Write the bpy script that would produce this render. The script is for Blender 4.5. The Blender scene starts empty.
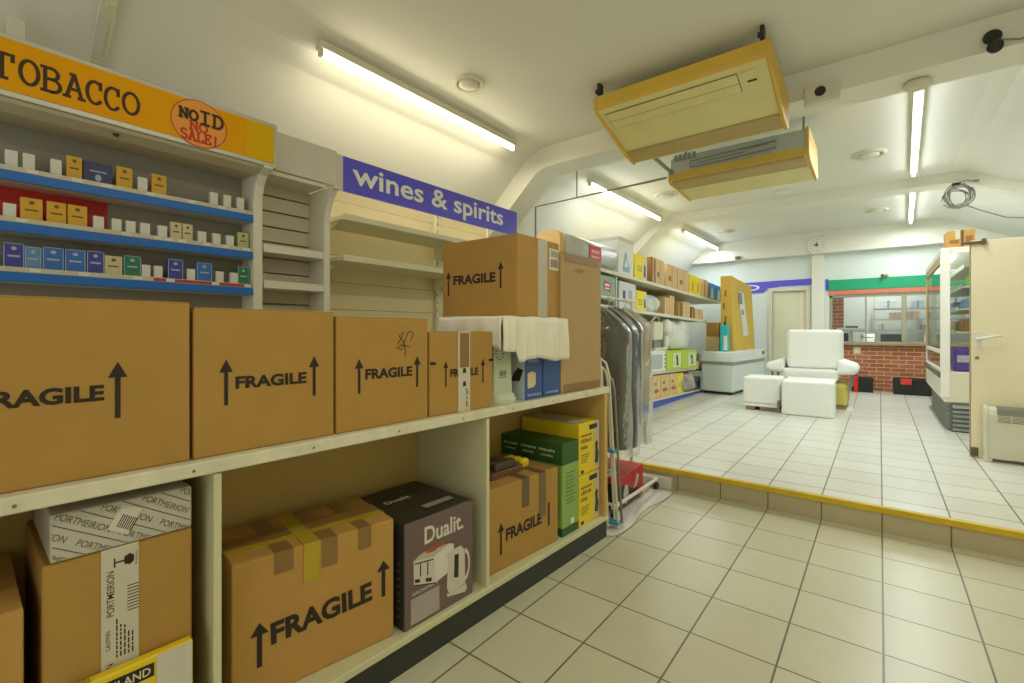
import bpy, bmesh, math, random
from mathutils import Vector, Matrix
random.seed(7)
SC = bpy.context.scene
COL = SC.collection
PI = math.pi
# ------------------------------------------------------------------ materials
def lin(h):
    h = h.lstrip('#'); v = [int(h[i:i+2], 16)/255 for i in (0, 2, 4)]
    return [(c/12.92 if c <= .04045 else ((c+.055)/1.055)**2.4) for c in v] + [1]
MATS = {}
def M(name, hexc, rough=.6, metal=0., noise=.06, nscale=6., bump=0., bscale=120., alpha=1., spec=.5, trans=0., emit=0.):
    if name in MATS: return MATS[name]
    m = bpy.data.materials.new(name); m.use_nodes = True
    nt = m.node_tree; b = nt.nodes['Principled BSDF']; c = lin(hexc)
    b.inputs['Base Color'].default_value = c
    b.inputs['Roughness'].default_value = rough
    b.inputs['Metallic'].default_value = metal
    b.inputs['Specular IOR Level'].default_value = spec
    b.inputs['Alpha'].default_value = alpha
    if trans: b.inputs['Transmission Weight'].default_value = trans
    if emit:
        b.inputs['Emission Color'].default_value = c; b.inputs['Emission Strength'].default_value = emit
    tc = nt.nodes.new('ShaderNodeTexCoord')
    if noise:
        n = nt.nodes.new('ShaderNodeTexNoise'); n.inputs['Scale'].default_value = nscale; n.inputs['Detail'].default_value = 5
        nt.links.new(tc.outputs['Object'], n.inputs['Vector'])
        mx = nt.nodes.new('ShaderNodeMix'); mx.data_type = 'RGBA'
        mx.inputs[6].default_value = [x*(1-noise*1.6) for x in c[:3]]+[1]
        mx.inputs[7].default_value = [min(1, x*(1+noise*1.6)) for x in c[:3]]+[1]
        nt.links.new(n.outputs['Fac'], mx.inputs[0]); nt.links.new(mx.outputs[2], b.inputs['Base Color'])
    if bump:
        n2 = nt.nodes.new('ShaderNodeTexNoise'); n2.inputs['Scale'].default_value = bscale
        nt.links.new(tc.outputs['Object'], n2.inputs['Vector'])
        bp = nt.nodes.new('ShaderNodeBump'); bp.inputs['Strength'].default_value = bump; bp.inputs['Distance'].default_value = .01
        nt.links.new(n2.outputs['Fac'], bp.inputs['Height']); nt.links.new(bp.outputs['Normal'], b.inputs['Normal'])
    MATS[name] = m; return m

def tile_mat(name, c1, c2, mortar, ox, oy, w, h, ms, rough, plane='xy', offset=0., rowbump=.4, spot=.1):
    m = bpy.data.materials.new(name); m.use_nodes = True
    nt = m.node_tree; b = nt.nodes['Principled BSDF']
    tc = nt.nodes.new('ShaderNodeTexCoord'); sp = nt.nodes.new('ShaderNodeSeparateXYZ'); cb = nt.nodes.new('ShaderNodeCombineXYZ')
    nt.links.new(tc.outputs['Object'], sp.inputs[0])
    a1 = nt.nodes.new('ShaderNodeMath'); a1.inputs[1].default_value = ox; nt.links.new(sp.outputs[plane[0].upper()], a1.inputs[0])
    a2 = nt.nodes.new('ShaderNodeMath'); a2.inputs[1].default_value = oy; nt.links.new(sp.outputs[plane[1].upper()], a2.inputs[0])
    nt.links.new(a1.outputs[0], cb.inputs[0]); nt.links.new(a2.outputs[0], cb.inputs[1])
    br = nt.nodes.new('ShaderNodeTexBrick'); br.offset = offset; br.squash = 1
    br.inputs['Scale'].default_value = 1; br.inputs['Mortar Size'].default_value = ms; br.inputs['Mortar Smooth'].default_value = .1
    br.inputs['Bias'].default_value = 0; br.inputs['Brick Width'].default_value = w; br.inputs['Row Height'].default_value = h
    br.inputs['Color1'].default_value = lin(c1); br.inputs['Color2'].default_value = lin(c2); br.inputs['Mortar'].default_value = lin(mortar)
    nt.links.new(cb.outputs[0], br.inputs['Vector'])
    n = nt.nodes.new('ShaderNodeTexNoise'); n.inputs['Scale'].default_value = 3; n.inputs['Detail'].default_value = 8; n.inputs['Roughness'].default_value = .7
    nt.links.new(tc.outputs['Object'], n.inputs['Vector'])
    rp = nt.nodes.new('ShaderNodeMapRange'); rp.inputs[3].default_value = 1-spot; rp.inputs[4].default_value = 1+spot
    nt.links.new(n.outputs['Fac'], rp.inputs[0])
    mx = nt.nodes.new('ShaderNodeMix'); mx.data_type = 'RGBA'; mx.blend_type = 'MULTIPLY'; mx.inputs[0].default_value = 1
    nt.links.new(br.outputs['Color'], mx.inputs[6]); nt.links.new(rp.outputs[0], mx.inputs[7]); nt.links.new(mx.outputs[2], b.inputs['Base Color'])
    b.inputs['Roughness'].default_value = rough
    bp = nt.nodes.new('ShaderNodeBump'); bp.inputs['Strength'].default_value = rowbump; bp.inputs['Distance'].default_value = .004; bp.invert = True
    nt.links.new(br.outputs['Fac'], bp.inputs['Height']); nt.links.new(bp.outputs['Normal'], b.inputs['Normal'])
    return m

CARD = M('cardboard', '#ae8640', .8, noise=.05, nscale=9, bump=.05, bscale=60)
CARD2 = M('cardboard_pale', '#b98e48', .8, noise=.06, nscale=9, bump=.05, bscale=60)
CARD3 = M('cardboard_dark', '#8f6636', .8, noise=.06, nscale=9)
CARDY = M('cardboard_yellowish', '#d9b060', .8, noise=.06, nscale=4)
CARDT = M('cardboard_greyish', '#b09466', .8, noise=.06, nscale=7)
CARDS = M('cardboard_light_goods', '#dcbd8a', .8, noise=.08, nscale=14)
INK = M('black_print', '#2c2417', .8, noise=0)
TAPE = M('brown_tape', '#8a6a3a', .35, noise=.05)
TAPEY = M('yellow_tape', '#b39a28', .35, noise=.05)
TAPEW = M('white_tape', '#c9c2ae', .4, noise=.05, nscale=20)
CREAM = M('cream_paint', '#cfcba4', .55, noise=.05, nscale=4)
LIPP = M('worn_white_paint', '#d8d3b8', .6, noise=.14, nscale=14)
INSIDE = M('buff_panel', '#c6a65e', .65, noise=.06, nscale=3)
KICK = M('black_kickboard', '#2e302a', .5, noise=.12, nscale=8)
WALLM = M('wall_paint', '#e4e5dc', .7, noise=.03, nscale=2)
CEILM = M('ceiling_paint', '#e2e1d6', .75, noise=.03, nscale=1.2)
CEILB = M('beam_paint', '#e6e5d8', .7, noise=.03, nscale=2)
BACKM = M('back_wall_paint', '#dfe8e4', .35, noise=.02, nscale=2)
YELLOWEDGE = M('yellow_nosing', '#d3b21c', .5, noise=.12, nscale=14)
WHITE = M('white_plastic', '#e6e4da', .45, noise=.02)
WHITEP = M('white_painted_metal', '#dcd9c8', .45, noise=.03)
OFFW = M('offwhite_metal', '#d6d2bc', .45, noise=.03)
GREYP = M('grey_panel', '#cfcbc0', .5, noise=.07, nscale=5)
DGREY = M('dark_grey_panel', '#918e82', .6, noise=.05, nscale=3)
RED = M('red_panel', '#bd1a14', .5, noise=.05)
BLUE = M('blue_shelf_strip', '#0a66bf', .4, noise=.03)
STRIP = M('ticket_strip', '#c9c2a8', .3, noise=.1, nscale=30)
SIGNY = M('amber_sign_panel', '#e8a200', .5, noise=.04, nscale=2, spec=.15)
SIGNG = M('olive_yellow_sign_end', '#deb004', .5, noise=.03, nscale=2, spec=.15)
ALU = M('aluminium_trim', '#b9b8ae', .35, metal=.4, noise=.04)
PURPLE = M('violet_blue_sign', '#5a57dc', .4, noise=.02)
LETTERW = M('white_lettering', '#eeeee6', .5, noise=0)
LETTERD = M('dark_brown_lettering', '#3a260c', .6, noise=0)
LETTERR = M('red_lettering', '#c42a12', .5, noise=0)
ORANGE = M('orange_disc', '#ec9c38', .5, noise=0)
SLAT = M('slatwall_grey', '#c3bda9', .55, noise=.04)
CREAMY = M('cream_shelving', '#ddd0a0', .5, noise=.04)
CREAMS = M('cream_shelf', '#d9d6b8', .45, noise=.04)
ACY = M('aged_yellow_plastic', '#d2ac40', .45, noise=.1, nscale=4)
ACP = M('yellowed_cream_plastic', '#ded28c', .4, noise=.06, nscale=5)
ACD = M('tan_plastic', '#b39a58', .45, noise=.08, nscale=5)
ACM = M('galvanised_metal', '#b2b9b4', .45, metal=.15, noise=.1, nscale=9)
DARK = M('dark_plastic', '#26261f', .5, noise=.05)
BLACK = M('black_plastic', '#1b1c1a', .45, noise=.05)
STEEL = M('grey_steel', '#8b8a80', .4, metal=.6, noise=.05)
CHROME = M('chrome', '#c9c9c4', .2, metal=.9, noise=0)
GREEN = M('green_sign', '#12a372', .45, noise=.03)
PINK = M('salmon_strip', '#dd7c64', .5, noise=.05)
WOODF = M('brown_window_frame', '#9a8766', .5, noise=.1)
GREENBOX = M('green_carton', '#2f5a26', .5, noise=.05)
GREENL = M('light_green_carton', '#8cae5a', .5, noise=.05)
LIME = M('lime_carton', '#b3cc42', .5, noise=.06)
YEL = M('yellow_carton', '#e6c81e', .5, noise=.04)
YELB = M('bright_yellow', '#f3df1e', .5, noise=.04)
BLUEC = M('navy_blue_carton', '#2d4e8e', .45, noise=.06)
BLUEB = M('blue_carton', '#3480d4', .45, noise=.06)
CYAN = M('cyan_carton', '#2fb8bc', .4, noise=.05)
FOAM = M('white_foam', '#eceee8', .8, noise=.03, nscale=20, bump=.05, bscale=60)
SHEET = M('white_sheet', '#e9e5d4', .75, noise=.03, nscale=8)
BROWNP = M('mauve_brown_print', '#6e5a56', .45, noise=.05)
DARKTOP = M('charcoal_print', '#34312c', .45, noise=.05)
SILV = M('silver_print', '#cfc6b8', .4, noise=.04)
TOAST = M('toast_print', '#a3552a', .6, noise=.1, nscale=40)
FABG = M('dark_grey_cloth', '#55544c', .8, noise=.14, nscale=5, bump=.15, bscale=12)
FABB = M('slate_cloth', '#5c6670', .8, noise=.12, nscale=5, bump=.15, bscale=12)
FABP = M('pale_cloth', '#c8bda6', .8, noise=.08, nscale=5)
def plastic_mat(name, white, f, scale=9.):
    m = bpy.data.materials.new(name); m.use_nodes = True; nt = m.node_tree; nt.nodes.clear(); N = nt.nodes.new; Lk = nt.links.new
    tc = N('ShaderNodeTexCoord'); n1 = N('ShaderNodeTexNoise'); n1.inputs['Scale'].default_value = scale; n1.inputs['Detail'].default_value = 4; Lk(tc.outputs['Object'], n1.inputs['Vector'])
    bp = N('ShaderNodeBump'); bp.inputs['Strength'].default_value = .6; bp.inputs['Distance'].default_value = .03; Lk(n1.outputs['Fac'], bp.inputs['Height'])
    fr = N('ShaderNodeFresnel'); fr.inputs[0].default_value = 1.5; Lk(bp.outputs[0], fr.inputs[1]); mu = N('ShaderNodeMath'); mu.operation = 'MULTIPLY'; mu.inputs[1].default_value = f; mu.use_clamp = True; Lk(fr.outputs[0], mu.inputs[0])
    a = N('ShaderNodeBsdfTransparent'); b = N('ShaderNodeBsdfGlossy'); b.inputs['Roughness'].default_value = .3; Lk(bp.outputs[0], b.inputs['Normal'])
    d = N('ShaderNodeBsdfDiffuse'); d.inputs[0].default_value = (.85, .85, .82, 1); m1 = N('ShaderNodeMixShader'); m1.inputs[0].default_value = white; Lk(a.outputs[0], m1.inputs[1]); Lk(d.outputs[0], m1.inputs[2])
    mx = N('ShaderNodeMixShader'); o = N('ShaderNodeOutputMaterial'); Lk(mu.outputs[0], mx.inputs[0]); Lk(m1.outputs[0], mx.inputs[1]); Lk(b.outputs[0], mx.inputs[2]); Lk(mx.outputs[0], o.inputs[0]); return m
PLASTIC = plastic_mat('clear_plastic_cover', .06, .4, 14.)
PLASTICM = M('milky_plastic', '#e8e8e0', .3, noise=.06, nscale=20, alpha=.75, bump=.25, bscale=14)
FREEZ = M('freezer_body', '#d6e0df', .4, noise=.02)
FREEZL = M('freezer_lid', '#e2e8e4', .4, noise=.02)
FREEZB = M('freezer_band', '#8d9793', .4, noise=.03)
DOORC = M('cream_door_paint', '#f3e8c8', .5, noise=.04, nscale=2)
HEAT = M('heater_casing', '#d9d8c2', .45, noise=.03)
GRILL = M('heater_grille', '#7f7f72', .5, noise=.05)
OLIVE = M('olive_yellow_vinyl', '#cdbf62', .5, noise=.06)
LOUV = M('grey_louvre', '#7f877e', .5, noise=.06)
def glass_mat(name, f=.6):
    m = bpy.data.materials.new(name); m.use_nodes = True; nt = m.node_tree; nt.nodes.clear()
    fr = nt.nodes.new('ShaderNodeFresnel'); fr.inputs[0].default_value = 1.45; mu = nt.nodes.new('ShaderNodeMath'); mu.operation = 'MULTIPLY'; mu.inputs[1].default_value = f
    a = nt.nodes.new('ShaderNodeBsdfTransparent'); a.inputs[0].default_value = (.97, .985, .98, 1); b = nt.nodes.new('ShaderNodeBsdfGlossy'); b.inputs['Roughness'].default_value = .04
    mx = nt.nodes.new('ShaderNodeMixShader'); o = nt.nodes.new('ShaderNodeOutputMaterial')
    nt.links.new(fr.outputs[0], mu.inputs[0]); nt.links.new(mu.outputs[0], mx.inputs[0]); nt.links.new(a.outputs[0], mx.inputs[1]); nt.links.new(b.outputs[0], mx.inputs[2]); nt.links.new(mx.outputs[0], o.inputs[0]); return m
GLASS = glass_mat('window_glass')
PACKC = {'w': M('white_packet', '#dcdcd4', .4, noise=.02), 'y': M('gold_packet', '#d8a52a', .45, noise=.08, nscale=40),
         'p': M('navy_packet', '#2c2f66', .4, noise=.1, nscale=40), 'c': M('cream_packet', '#cfc59a', .5, noise=.06, nscale=40),
         'k': M('pale_green_packet', '#b9c08a', .5, noise=.08, nscale=40), 'i': M('indigo_packet', '#3d3c9c', .4, noise=.06, nscale=40),
         'l': M('light_blue_packet', '#5e8fc4', .4, noise=.06, nscale=40), 'b': M('mid_blue_packet', '#2f6cc0', .4, noise=.06, nscale=40),
         'g': M('green_packet', '#1f7a55', .4, noise=.06, nscale=40)}

# ------------------------------------------------------------------ mesh builder
class MB:
    def __init__(s): s.v = []; s.f = []; s.m = []; s.sm = []
    def add(s, vs, fs, mat=0, smooth=False):
        o = len(s.v); s.v += [tuple(p) for p in vs]
        for f in fs: s.f.append([o+i for i in f]); s.m.append(mat); s.sm.append(smooth)
        return s
    def box(s, x0, x1, y0, y1, z0, z1, mat=0, xf=None):
        vs = [(x, y, z) for z in (z0, z1) for y in (y0, y1) for x in (x0, x1)]
        if xf: vs = [xf(p) for p in vs]
        return s.add(vs, [(0, 2, 3, 1), (4, 5, 7, 6), (0, 1, 5, 4), (2, 6, 7, 3), (0, 4, 6, 2), (1, 3, 7, 5)], mat)
    def prism(s, poly, axis, a0, a1, mat=0, smooth=False):
        # poly: 2-d points in the two axes other than `axis` in xyz order
        n = len(poly)
        def P(p, a):
            q = list(p); q.insert('xyz'.index(axis), a); return tuple(q)
        vs = [P(p, a0) for p in poly]+[P(p, a1) for p in poly]
        s.add(vs, [tuple(range(n)), tuple(range(2*n-1, n-1, -1))], mat)
        o = len(s.v)-2*n
        for i in range(n):
            j = (i+1) % n; s.f.append([o+i, o+n+i, o+n+j, o+j]); s.m.append(mat); s.sm.append(smooth)
        return s
    def cyl(s, p0, p1, r, r1=None, n=16, mat=0, caps=True):
        p0 = Vector(p0); p1 = Vector(p1); r1 = r if r1 is None else r1
        d = (p1-p0).normalized(); a = d.orthogonal().normalized(); b = d.cross(a)
        vs = []
        for p, rr in ((p0, r), (p1, r1)):
            for i in range(n):
                t = 2*PI*i/n; vs.append(p+a*math.cos(t)*rr+b*math.sin(t)*rr)
        s.add(vs, [(i, (i+1) % n, n+(i+1) % n, n+i) for i in range(n)], mat, True)
        if caps: s.add(vs[:n], [tuple(range(n-1, -1, -1))], mat); s.add(vs[n:], [tuple(range(n))], mat)
        return s
    def tube(s, pts, r, n=8, mat=0):
        pts = [Vector(p) for p in pts]; rings = []; a = None
        for i, p in enumerate(pts):
            d = (pts[min(i+1, len(pts)-1)]-pts[max(i-1, 0)]).normalized()
            a = d.orthogonal().normalized() if a is None else (a-d*a.dot(d)).normalized()
            b = d.cross(a); rings.append([p+a*math.cos(2*PI*k/n)*r+b*math.sin(2*PI*k/n)*r for k in range(n)])
        vs = [q for g in rings for q in g]
        fs = [(i*n+k, i*n+(k+1) % n, (i+1)*n+(k+1) % n, (i+1)*n+k) for i in range(len(pts)-1) for k in range(n)]
        s.add(vs, fs, mat, True); s.add(rings[0], [tuple(range(n-1, -1, -1))], mat); s.add(rings[-1], [tuple(range(n))], mat)
        return s
    def lathe(s, prof, c, axis='z', n=28, mat=0):
        # prof: (radius, height along axis)
        vs = []
        for r, h in prof:
            for k in range(n):
                t = 2*PI*k/n; u, w = r*math.cos(t), r*math.sin(t)
                q = {'z': (u, w, h), 'x': (h, u, w), 'y': (w, h, u)}[axis]; vs.append(tuple(Vector(c)+Vector(q)))
        m = len(prof)
        s.add(vs, [(i*n+k, i*n+(k+1) % n, (i+1)*n+(k+1) % n, (i+1)*n+k) for i in range(m-1) for k in range(n)], mat, True)
        s.add(vs[:n], [tuple(range(n-1, -1, -1))], mat); s.add(vs[-n:], [tuple(range(n))], mat)
        return s
    def grid(s, fn, nu, nv, mat=0, smooth=True):
        vs = [fn(i/nu, j/nv) for j in range(nv+1) for i in range(nu+1)]
        return s.add(vs, [(j*(nu+1)+i, j*(nu+1)+i+1, (j+1)*(nu+1)+i+1, (j+1)*(nu+1)+i) for j in range(nv) for i in range(nu)], mat, smooth)
    def shift(s, dz): s.v = [(x, y, z+dz) for x, y, z in s.v]; return s
    def build(s, name, mats, parent=None, bevel=0., seg=2, loc=None, solid=0., fix=True):
        me = bpy.data.meshes.new(name); me.from_pydata(s.v, [], s.f)
        if not isinstance(mats, (list, tuple)): mats = [mats]
        for m in mats: me.materials.append(m)
        for p, mi, sm in zip(me.polygons, s.m, s.sm): p.material_index = mi; p.use_smooth = sm
        if fix:
            bm = bmesh.new(); bm.from_mesh(me); bmesh.ops.recalc_face_normals(bm, faces=bm.faces); bm.to_mesh(me); bm.free()
        me.update()
        o = bpy.data.objects.new(name, me); COL.objects.link(o)
        if parent: o.parent = parent
        if loc: o.location = loc
        if solid:
            d = o.modifiers.new('solid', 'SOLIDIFY'); d.thickness = solid
        if bevel:
            d = o.modifiers.new('bev', 'BEVEL'); d.width = bevel; d.segments = seg; d.limit_method = 'ANGLE'; d.angle_limit = math.radians(40)
        return o
def tag(o, label, cat, group=None):
    o['label'] = label; o['category'] = cat
    if group: o['group'] = group
    return o
def thing(name, label, cat, loc=(0, 0, 0), rot=0., group=None):
    o = bpy.data.objects.new(name, None); COL.objects.link(o); o.location = loc; o.rotation_euler = (0, 0, rot); o.empty_display_size = .1
    return tag(o, label, cat, group)
def struct(o): o['kind'] = 'structure'; return o

# ------------------------------------------------------------------ lettering
_tc = {}
def text_geo(body, bold):
    k = (body, bold)
    if k not in _tc:
        cu = bpy.data.curves.new('t', 'FONT'); cu.body = body; cu.size = 1; cu.offset = bold; cu.resolution_u = 3; cu.fill_mode = 'BOTH'
        ob = bpy.data.objects.new('t', cu); COL.objects.link(ob)
        dg = bpy.context.evaluated_depsgraph_get(); dg.update()
        me = bpy.data.meshes.new_from_object(ob.evaluated_get(dg))
        vs = [v.co.copy() for v in me.vertices]; fs = [tuple(p.vertices) for p in me.polygons]
        bpy.data.objects.remove(ob); bpy.data.curves.remove(cu); bpy.data.meshes.remove(me)
        x0 = min(v.x for v in vs); x1 = max(v.x for v in vs); y0 = min(v.y for v in vs); y1 = max(v.y for v in vs)
        _tc[k] = ([((v.x-x0)/(x1-x0), (v.y-y0)/(y1-y0)) for v in vs], fs)
    return _tc[k]
FACE = {'+x': lambda u, v, d: (d, u, v), '-y': lambda u, v, d: (u, d, v), '+z': lambda u, v, d: (-v, u, d)}
def text_into(mb, body, face, d, u0, v0, w, h, bold=.012, rot=0., shear=0., clip=None, mat=0):
    pts, fs = text_geo(body, bold); c, s_ = math.cos(rot), math.sin(rot)
    q = []
    for x, y in pts:
        a, b = x*w+y*h*shear, y*h; q.append((u0+a*c-b*s_, v0+a*s_+b*c))
    if clip:
        bm = bmesh.new(); bv = [bm.verts.new((a, b, 0)) for a, b in q]
        for f in fs:
            try: bm.faces.new([bv[i] for i in f])
            except ValueError: pass
        for co, no in (((clip[0], 0, 0), (-1, 0, 0)), ((clip[1], 0, 0), (1, 0, 0)), ((0, clip[2], 0), (0, -1, 0)), ((0, clip[3], 0), (0, 1, 0))):
            bmesh.ops.bisect_plane(bm, geom=bm.verts[:]+bm.edges[:]+bm.faces[:], plane_co=co, plane_no=no, clear_outer=True)
        bm.verts.index_update(); q = [(v.co.x, v.co.y) for v in bm.verts]; fs = [tuple(v.index for v in f.verts) for f in bm.faces]; bm.free()
        if not fs: return
    mb.add([FACE[face](a, b, d) for a, b in q], fs, mat)
def arrow_into(mb, face, d, u, v0, v1, w=.02, mat=0):
    hd = min(.045, (v1-v0)*.28); hw = w*1.25; sw = w*.36
    P = [(u-sw, v0), (u+sw, v0), (u+sw, v1-hd), (u+hw, v1-hd), (u, v1), (u-hw, v1-hd), (u-sw, v1-hd)]
    mb.add([FACE[face](a, b, d) for a, b in P], [tuple(range(7))], mat)
def rect_into(mb, face, d, u0, u1, v0, v1, mat=0):
    mb.add([FACE[face](a, b, d) for a, b in ((u0, v0), (u1, v0), (u1, v1), (u0, v1))], [(0, 1, 2, 3)], mat)
def poly_into(mb, face, d, pts, mat=0):
    mb.add([FACE[face](a, b, d) for a, b in pts], [tuple(range(len(pts)))], mat)
# typewriter letters drawn as strokes on a 0..1 square
def arc(cx, cy, rx, ry, a0, a1, n=14): return [(cx+rx*math.cos(math.radians(a0+(a1-a0)*i/n)), cy+ry*math.sin(math.radians(a0+(a1-a0)*i/n))) for i in range(n+1)]
SLAB = {
 'T': [[(.5, 0), (.5, 1)], [(.05, .97), (.95, .97)], [(.05, 1), (.05, .72)], [(.95, 1), (.95, .72)], [(.28, .02), (.72, .02)]],
 'O': [arc(.5, .5, .44, .48, 0, 360, 24)],
 'B': [[(.2, 0), (.2, 1)], [(.02, .98), (.5, .98)], [(.02, .02), (.55, .02)], [(.2, .53), (.55, .53)], arc(.5, .755, .32, .225, 90, -90), arc(.55, .275, .38, .255, 90, -90)],
 'A': [[(.5, 1), (.14, .02)], [(.5, 1), (.86, .02)], [(.26, .36), (.74, .36)], [(0, .02), (.3, .02)], [(.7, .02), (1, .02)], [(.32, .98), (.5, .98)]],
 'C': [arc(.55, .5, .46, .48, 48, 318, 22), [(.88, .98), (.88, .68)]],
 'N': [[(.16, 0), (.16, 1)], [(.84, 0), (.84, 1)], [(.16, 1), (.84, 0)], [(0, .98), (.2, .98)], [(.66, .98), (1, .98)], [(0, .02), (.34, .02)]],
 'I': [[(.5, 0), (.5, 1)], [(.15, .98), (.85, .98)], [(.15, .02), (.85, .02)]],
 'D': [[(.2, 0), (.2, 1)], [(.02, .98), (.45, .98)], [(.02, .02), (.45, .02)], arc(.42, .5, .5, .48, 90, -90, 18)],
 'S': [arc(.5, .74, .36, .24, 30, 270, 14)+arc(.5, .26, .38, .25, 90, -150, 14)],
 'L': [[(.25, 0), (.25, 1)], [(.05, .98), (.5, .98)], [(.05, .02), (.92, .02)], [(.92, 0), (.92, .3)]],
 'E': [[(.2, 0), (.2, 1)], [(.02, .98), (.88, .98)], [(.02, .02), (.92, .02)], [(.2, .52), (.6, .52)], [(.88, 1), (.88, .76)], [(.92, 0), (.92, .26)], [(.6, .4), (.6, .64)]],
 '!': [[(.5, .3), (.5, 1)], arc(.5, .06, .06, .06, 0, 360, 8)]}
def slab_into(mb, word, face, d, u0, v0, cw, ch, st, gap=.12, mat=0, wob=0.):
    rr = random.Random(3)
    for i, ch_ in enumerate(word):
        if ch_ == ' ': continue
        bx = u0+i*cw*(1+gap); dv = (rr.random()-.5)*wob
        for k, line in enumerate(SLAB[ch_]):
            P = [(bx+x*cw, v0+dv+y*ch) for x, y in line]
            for j, ((a, b), (c, e)) in enumerate(zip(P, P[1:])):
                L = math.hypot(c-a, e-b) or 1e-6; tx, ty = (c-a)/L, (e-b)/L; h = st/2
                nx, ny = -ty*h, tx*h; ex, ey = tx*h*.55, ty*h*.55
                poly_into(mb, face, d+.00004*((k*5+j) % 7), [(a-ex+nx, b-ey+ny), (a-ex-nx, b-ey-ny), (c+ex-nx, e+ey-ny), (c+ex+nx, e+ey+ny)], mat)

# ------------------------------------------------------------------ camera, world, render look
cam = bpy.data.cameras.new('camera'); co = bpy.data.objects.new('camera', cam); COL.objects.link(co)
co.location = (0, 0, 1.34); co.rotation_euler = (PI/2, 0, .664)
cam.sensor_width = 36; cam.lens = 470/1024*36; cam.shift_y = -(341.5-331)/1024; cam.clip_start = .05
SC.camera = co
SC.view_settings.view_transform = 'Standard'; SC.view_settings.look = 'None'; SC.view_settings.gamma = 1; SC.view_settings.exposure = 0.0
SC.view_settings.use_curve_mapping = False
w = bpy.data.worlds.new('daylight'); SC.world = w; w.use_nodes = True
w.node_tree.nodes['Background'].inputs[0].default_value = (1, 1, .88, 1); w.node_tree.nodes['Background'].inputs[1].default_value = 1.0
SC.cycles.max_bounces = 8; SC.cycles.diffuse_bounces = 5; SC.cycles.transparent_max_bounces = 16; SC.cycles.caustics_reflective = False; SC.cycles.caustics_refractive = False
SC.cycles.sample_clamp_indirect = 4; SC.cycles.use_denoising = True; SC.cycles.use_adaptive_sampling = False
try: SC.cycles.denoiser = 'OPENIMAGEDENOISE'
except Exception: pass

# ------------------------------------------------------------------ room shell
UP = .165        # height of the raised floor
STEP = 3.985
YB = 11.68       # back wall
YF = -2.4        # shop front behind the camera
XL, XR, ZC = -4.05, 1.86, 3.37
TILE = tile_mat('floor_tiles', '#cbc9ae', '#c5c2a6', '#6f6750', 10-.012+.3385*.0, 10-3.54, .3385, .352, .0042, .33)
def set_off(m, ox, oy):
    ms = [n for n in m.node_tree.nodes if n.type == 'MATH']; ms[0].inputs[1].default_value = ox; ms[1].inputs[1].default_value = oy
set_off(TILE, 30*.3385-.012, 30*.352-3.54)
TILEU = tile_mat('raised_floor_tiles', '#dadacf', '#d3d2c6', '#6e6957', 0, 0, .3385, .352, .0046, .28)
set_off(TILEU, 30*.3385-.012, 30*.352-4.19)
RISER = tile_mat('riser_tiles', '#bdb291', '#b8ad8c', '#6f6750', 30*.3385-.012, 5.0, .3385, 3, .0042, .4, plane='xz')
m = MB().box(XL-.1, XR+.1, YF, STEP, -.1, 0); struct(m.build('floor', TILE))
m = MB().box(XL-.1, XR+.1, STEP, 14.4, -.1, UP); o = struct(m.build('floor_raised', [TILEU, RISER]))
for p in o.data.polygons:
    if p.normal.y < -.9: p.material_index = 1
m = MB().prism([(STEP-.014, UP-.036), (STEP-.014, UP+.004), (STEP+.03, UP+.004), (STEP+.03, UP+.0005), (STEP-.001, UP+.0005), (STEP-.001, UP-.036)], 'x', XL, XR)
struct(m.build('trim_1', YELLOWEDGE, bevel=.002))
PROF = [(XL, 2.44), (-3.5, 2.97), (-3.25, 3.2), (-3.12, 3.30), (-2.95, 3.36), (-2.8, ZC), (.7, ZC), (.85, 3.35), (1.0, 3.29), (1.4, 3.1), (XR, 2.88)]
m = MB(); n = len(PROF)
up = [(x, z+.12) for x, z in PROF]
m.prism(PROF+up[::-1], 'y', YF, 14.4, smooth=False); struct(m.build('ceiling', CEILM))
m = MB().box(XL-.1, XL, YF, 14.4, 0, 2.44); struct(m.build('wall_left', WALLM))
m = MB().box(XR, XR+.1, YF, 14.4, 0, 2.88); struct(m.build('wall_right', WALLM))
def beam(name, y0, y1, drop):
    lo = []
    for i, (x, z) in enumerate(PROF):
        a = PROF[max(0, i-1)]; b = PROF[min(n-1, i+1)]; dx, dz = b[0]-a[0], b[1]-a[1]; L = math.hypot(dx, dz)
        lo.append((x+dz/L*drop, z-dx/L*drop))
    lo[0] = (XL, 2.2); lo[-1] = (XR, 2.66)
    m = MB()
    for i in range(n-1): m.prism([PROF[i], PROF[i+1], lo[i+1], lo[i]], 'y', y0, y1)
    bm_ = m.build(name, CEILB); struct(bm_)
beam('trim_2', 4.3, 4.64, .22)
beam('trim_3', 8.2, 8.5, .13)
m = MB().box(XL, XR, 11.45, YB, 2.93, 3.5); struct(m.build('trim_4', CEILB, bevel=.004))
# back wall with a doorway and the post counter opening
D0, D1, DZ = -1.86, -1.235, 2.2
WX0, WX1, WZ0, WZ1 = -.82, XR, 1.1, 2.07
m = MB()
m.box(XL, D0, YB, YB+.12, UP, 2.95); m.box(D0, D1, YB, YB+.12, DZ, 2.95); m.box(D1, WX0, YB, YB+.12, UP, 2.95)
m.box(WX0, WX1, YB, YB+.12, WZ1, 2.95)
struct(m.build('wall_back', BACKM))
BRICK = tile_mat('red_bricks', '#a65c38', '#b67049', '#c9b9a0', 5.0, 5.0-UP, .225, .078, .006, .8, plane='xz', offset=.5, spot=.25)
m = MB().box(WX0, WX1, YB, YB+.12, UP, 1.06); struct(m.build('wall_brick', BRICK))
m = MB().box(XL, XR, 14.2, 14.3, UP, 3.4); struct(m.build('wall_far', WALLM))
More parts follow.
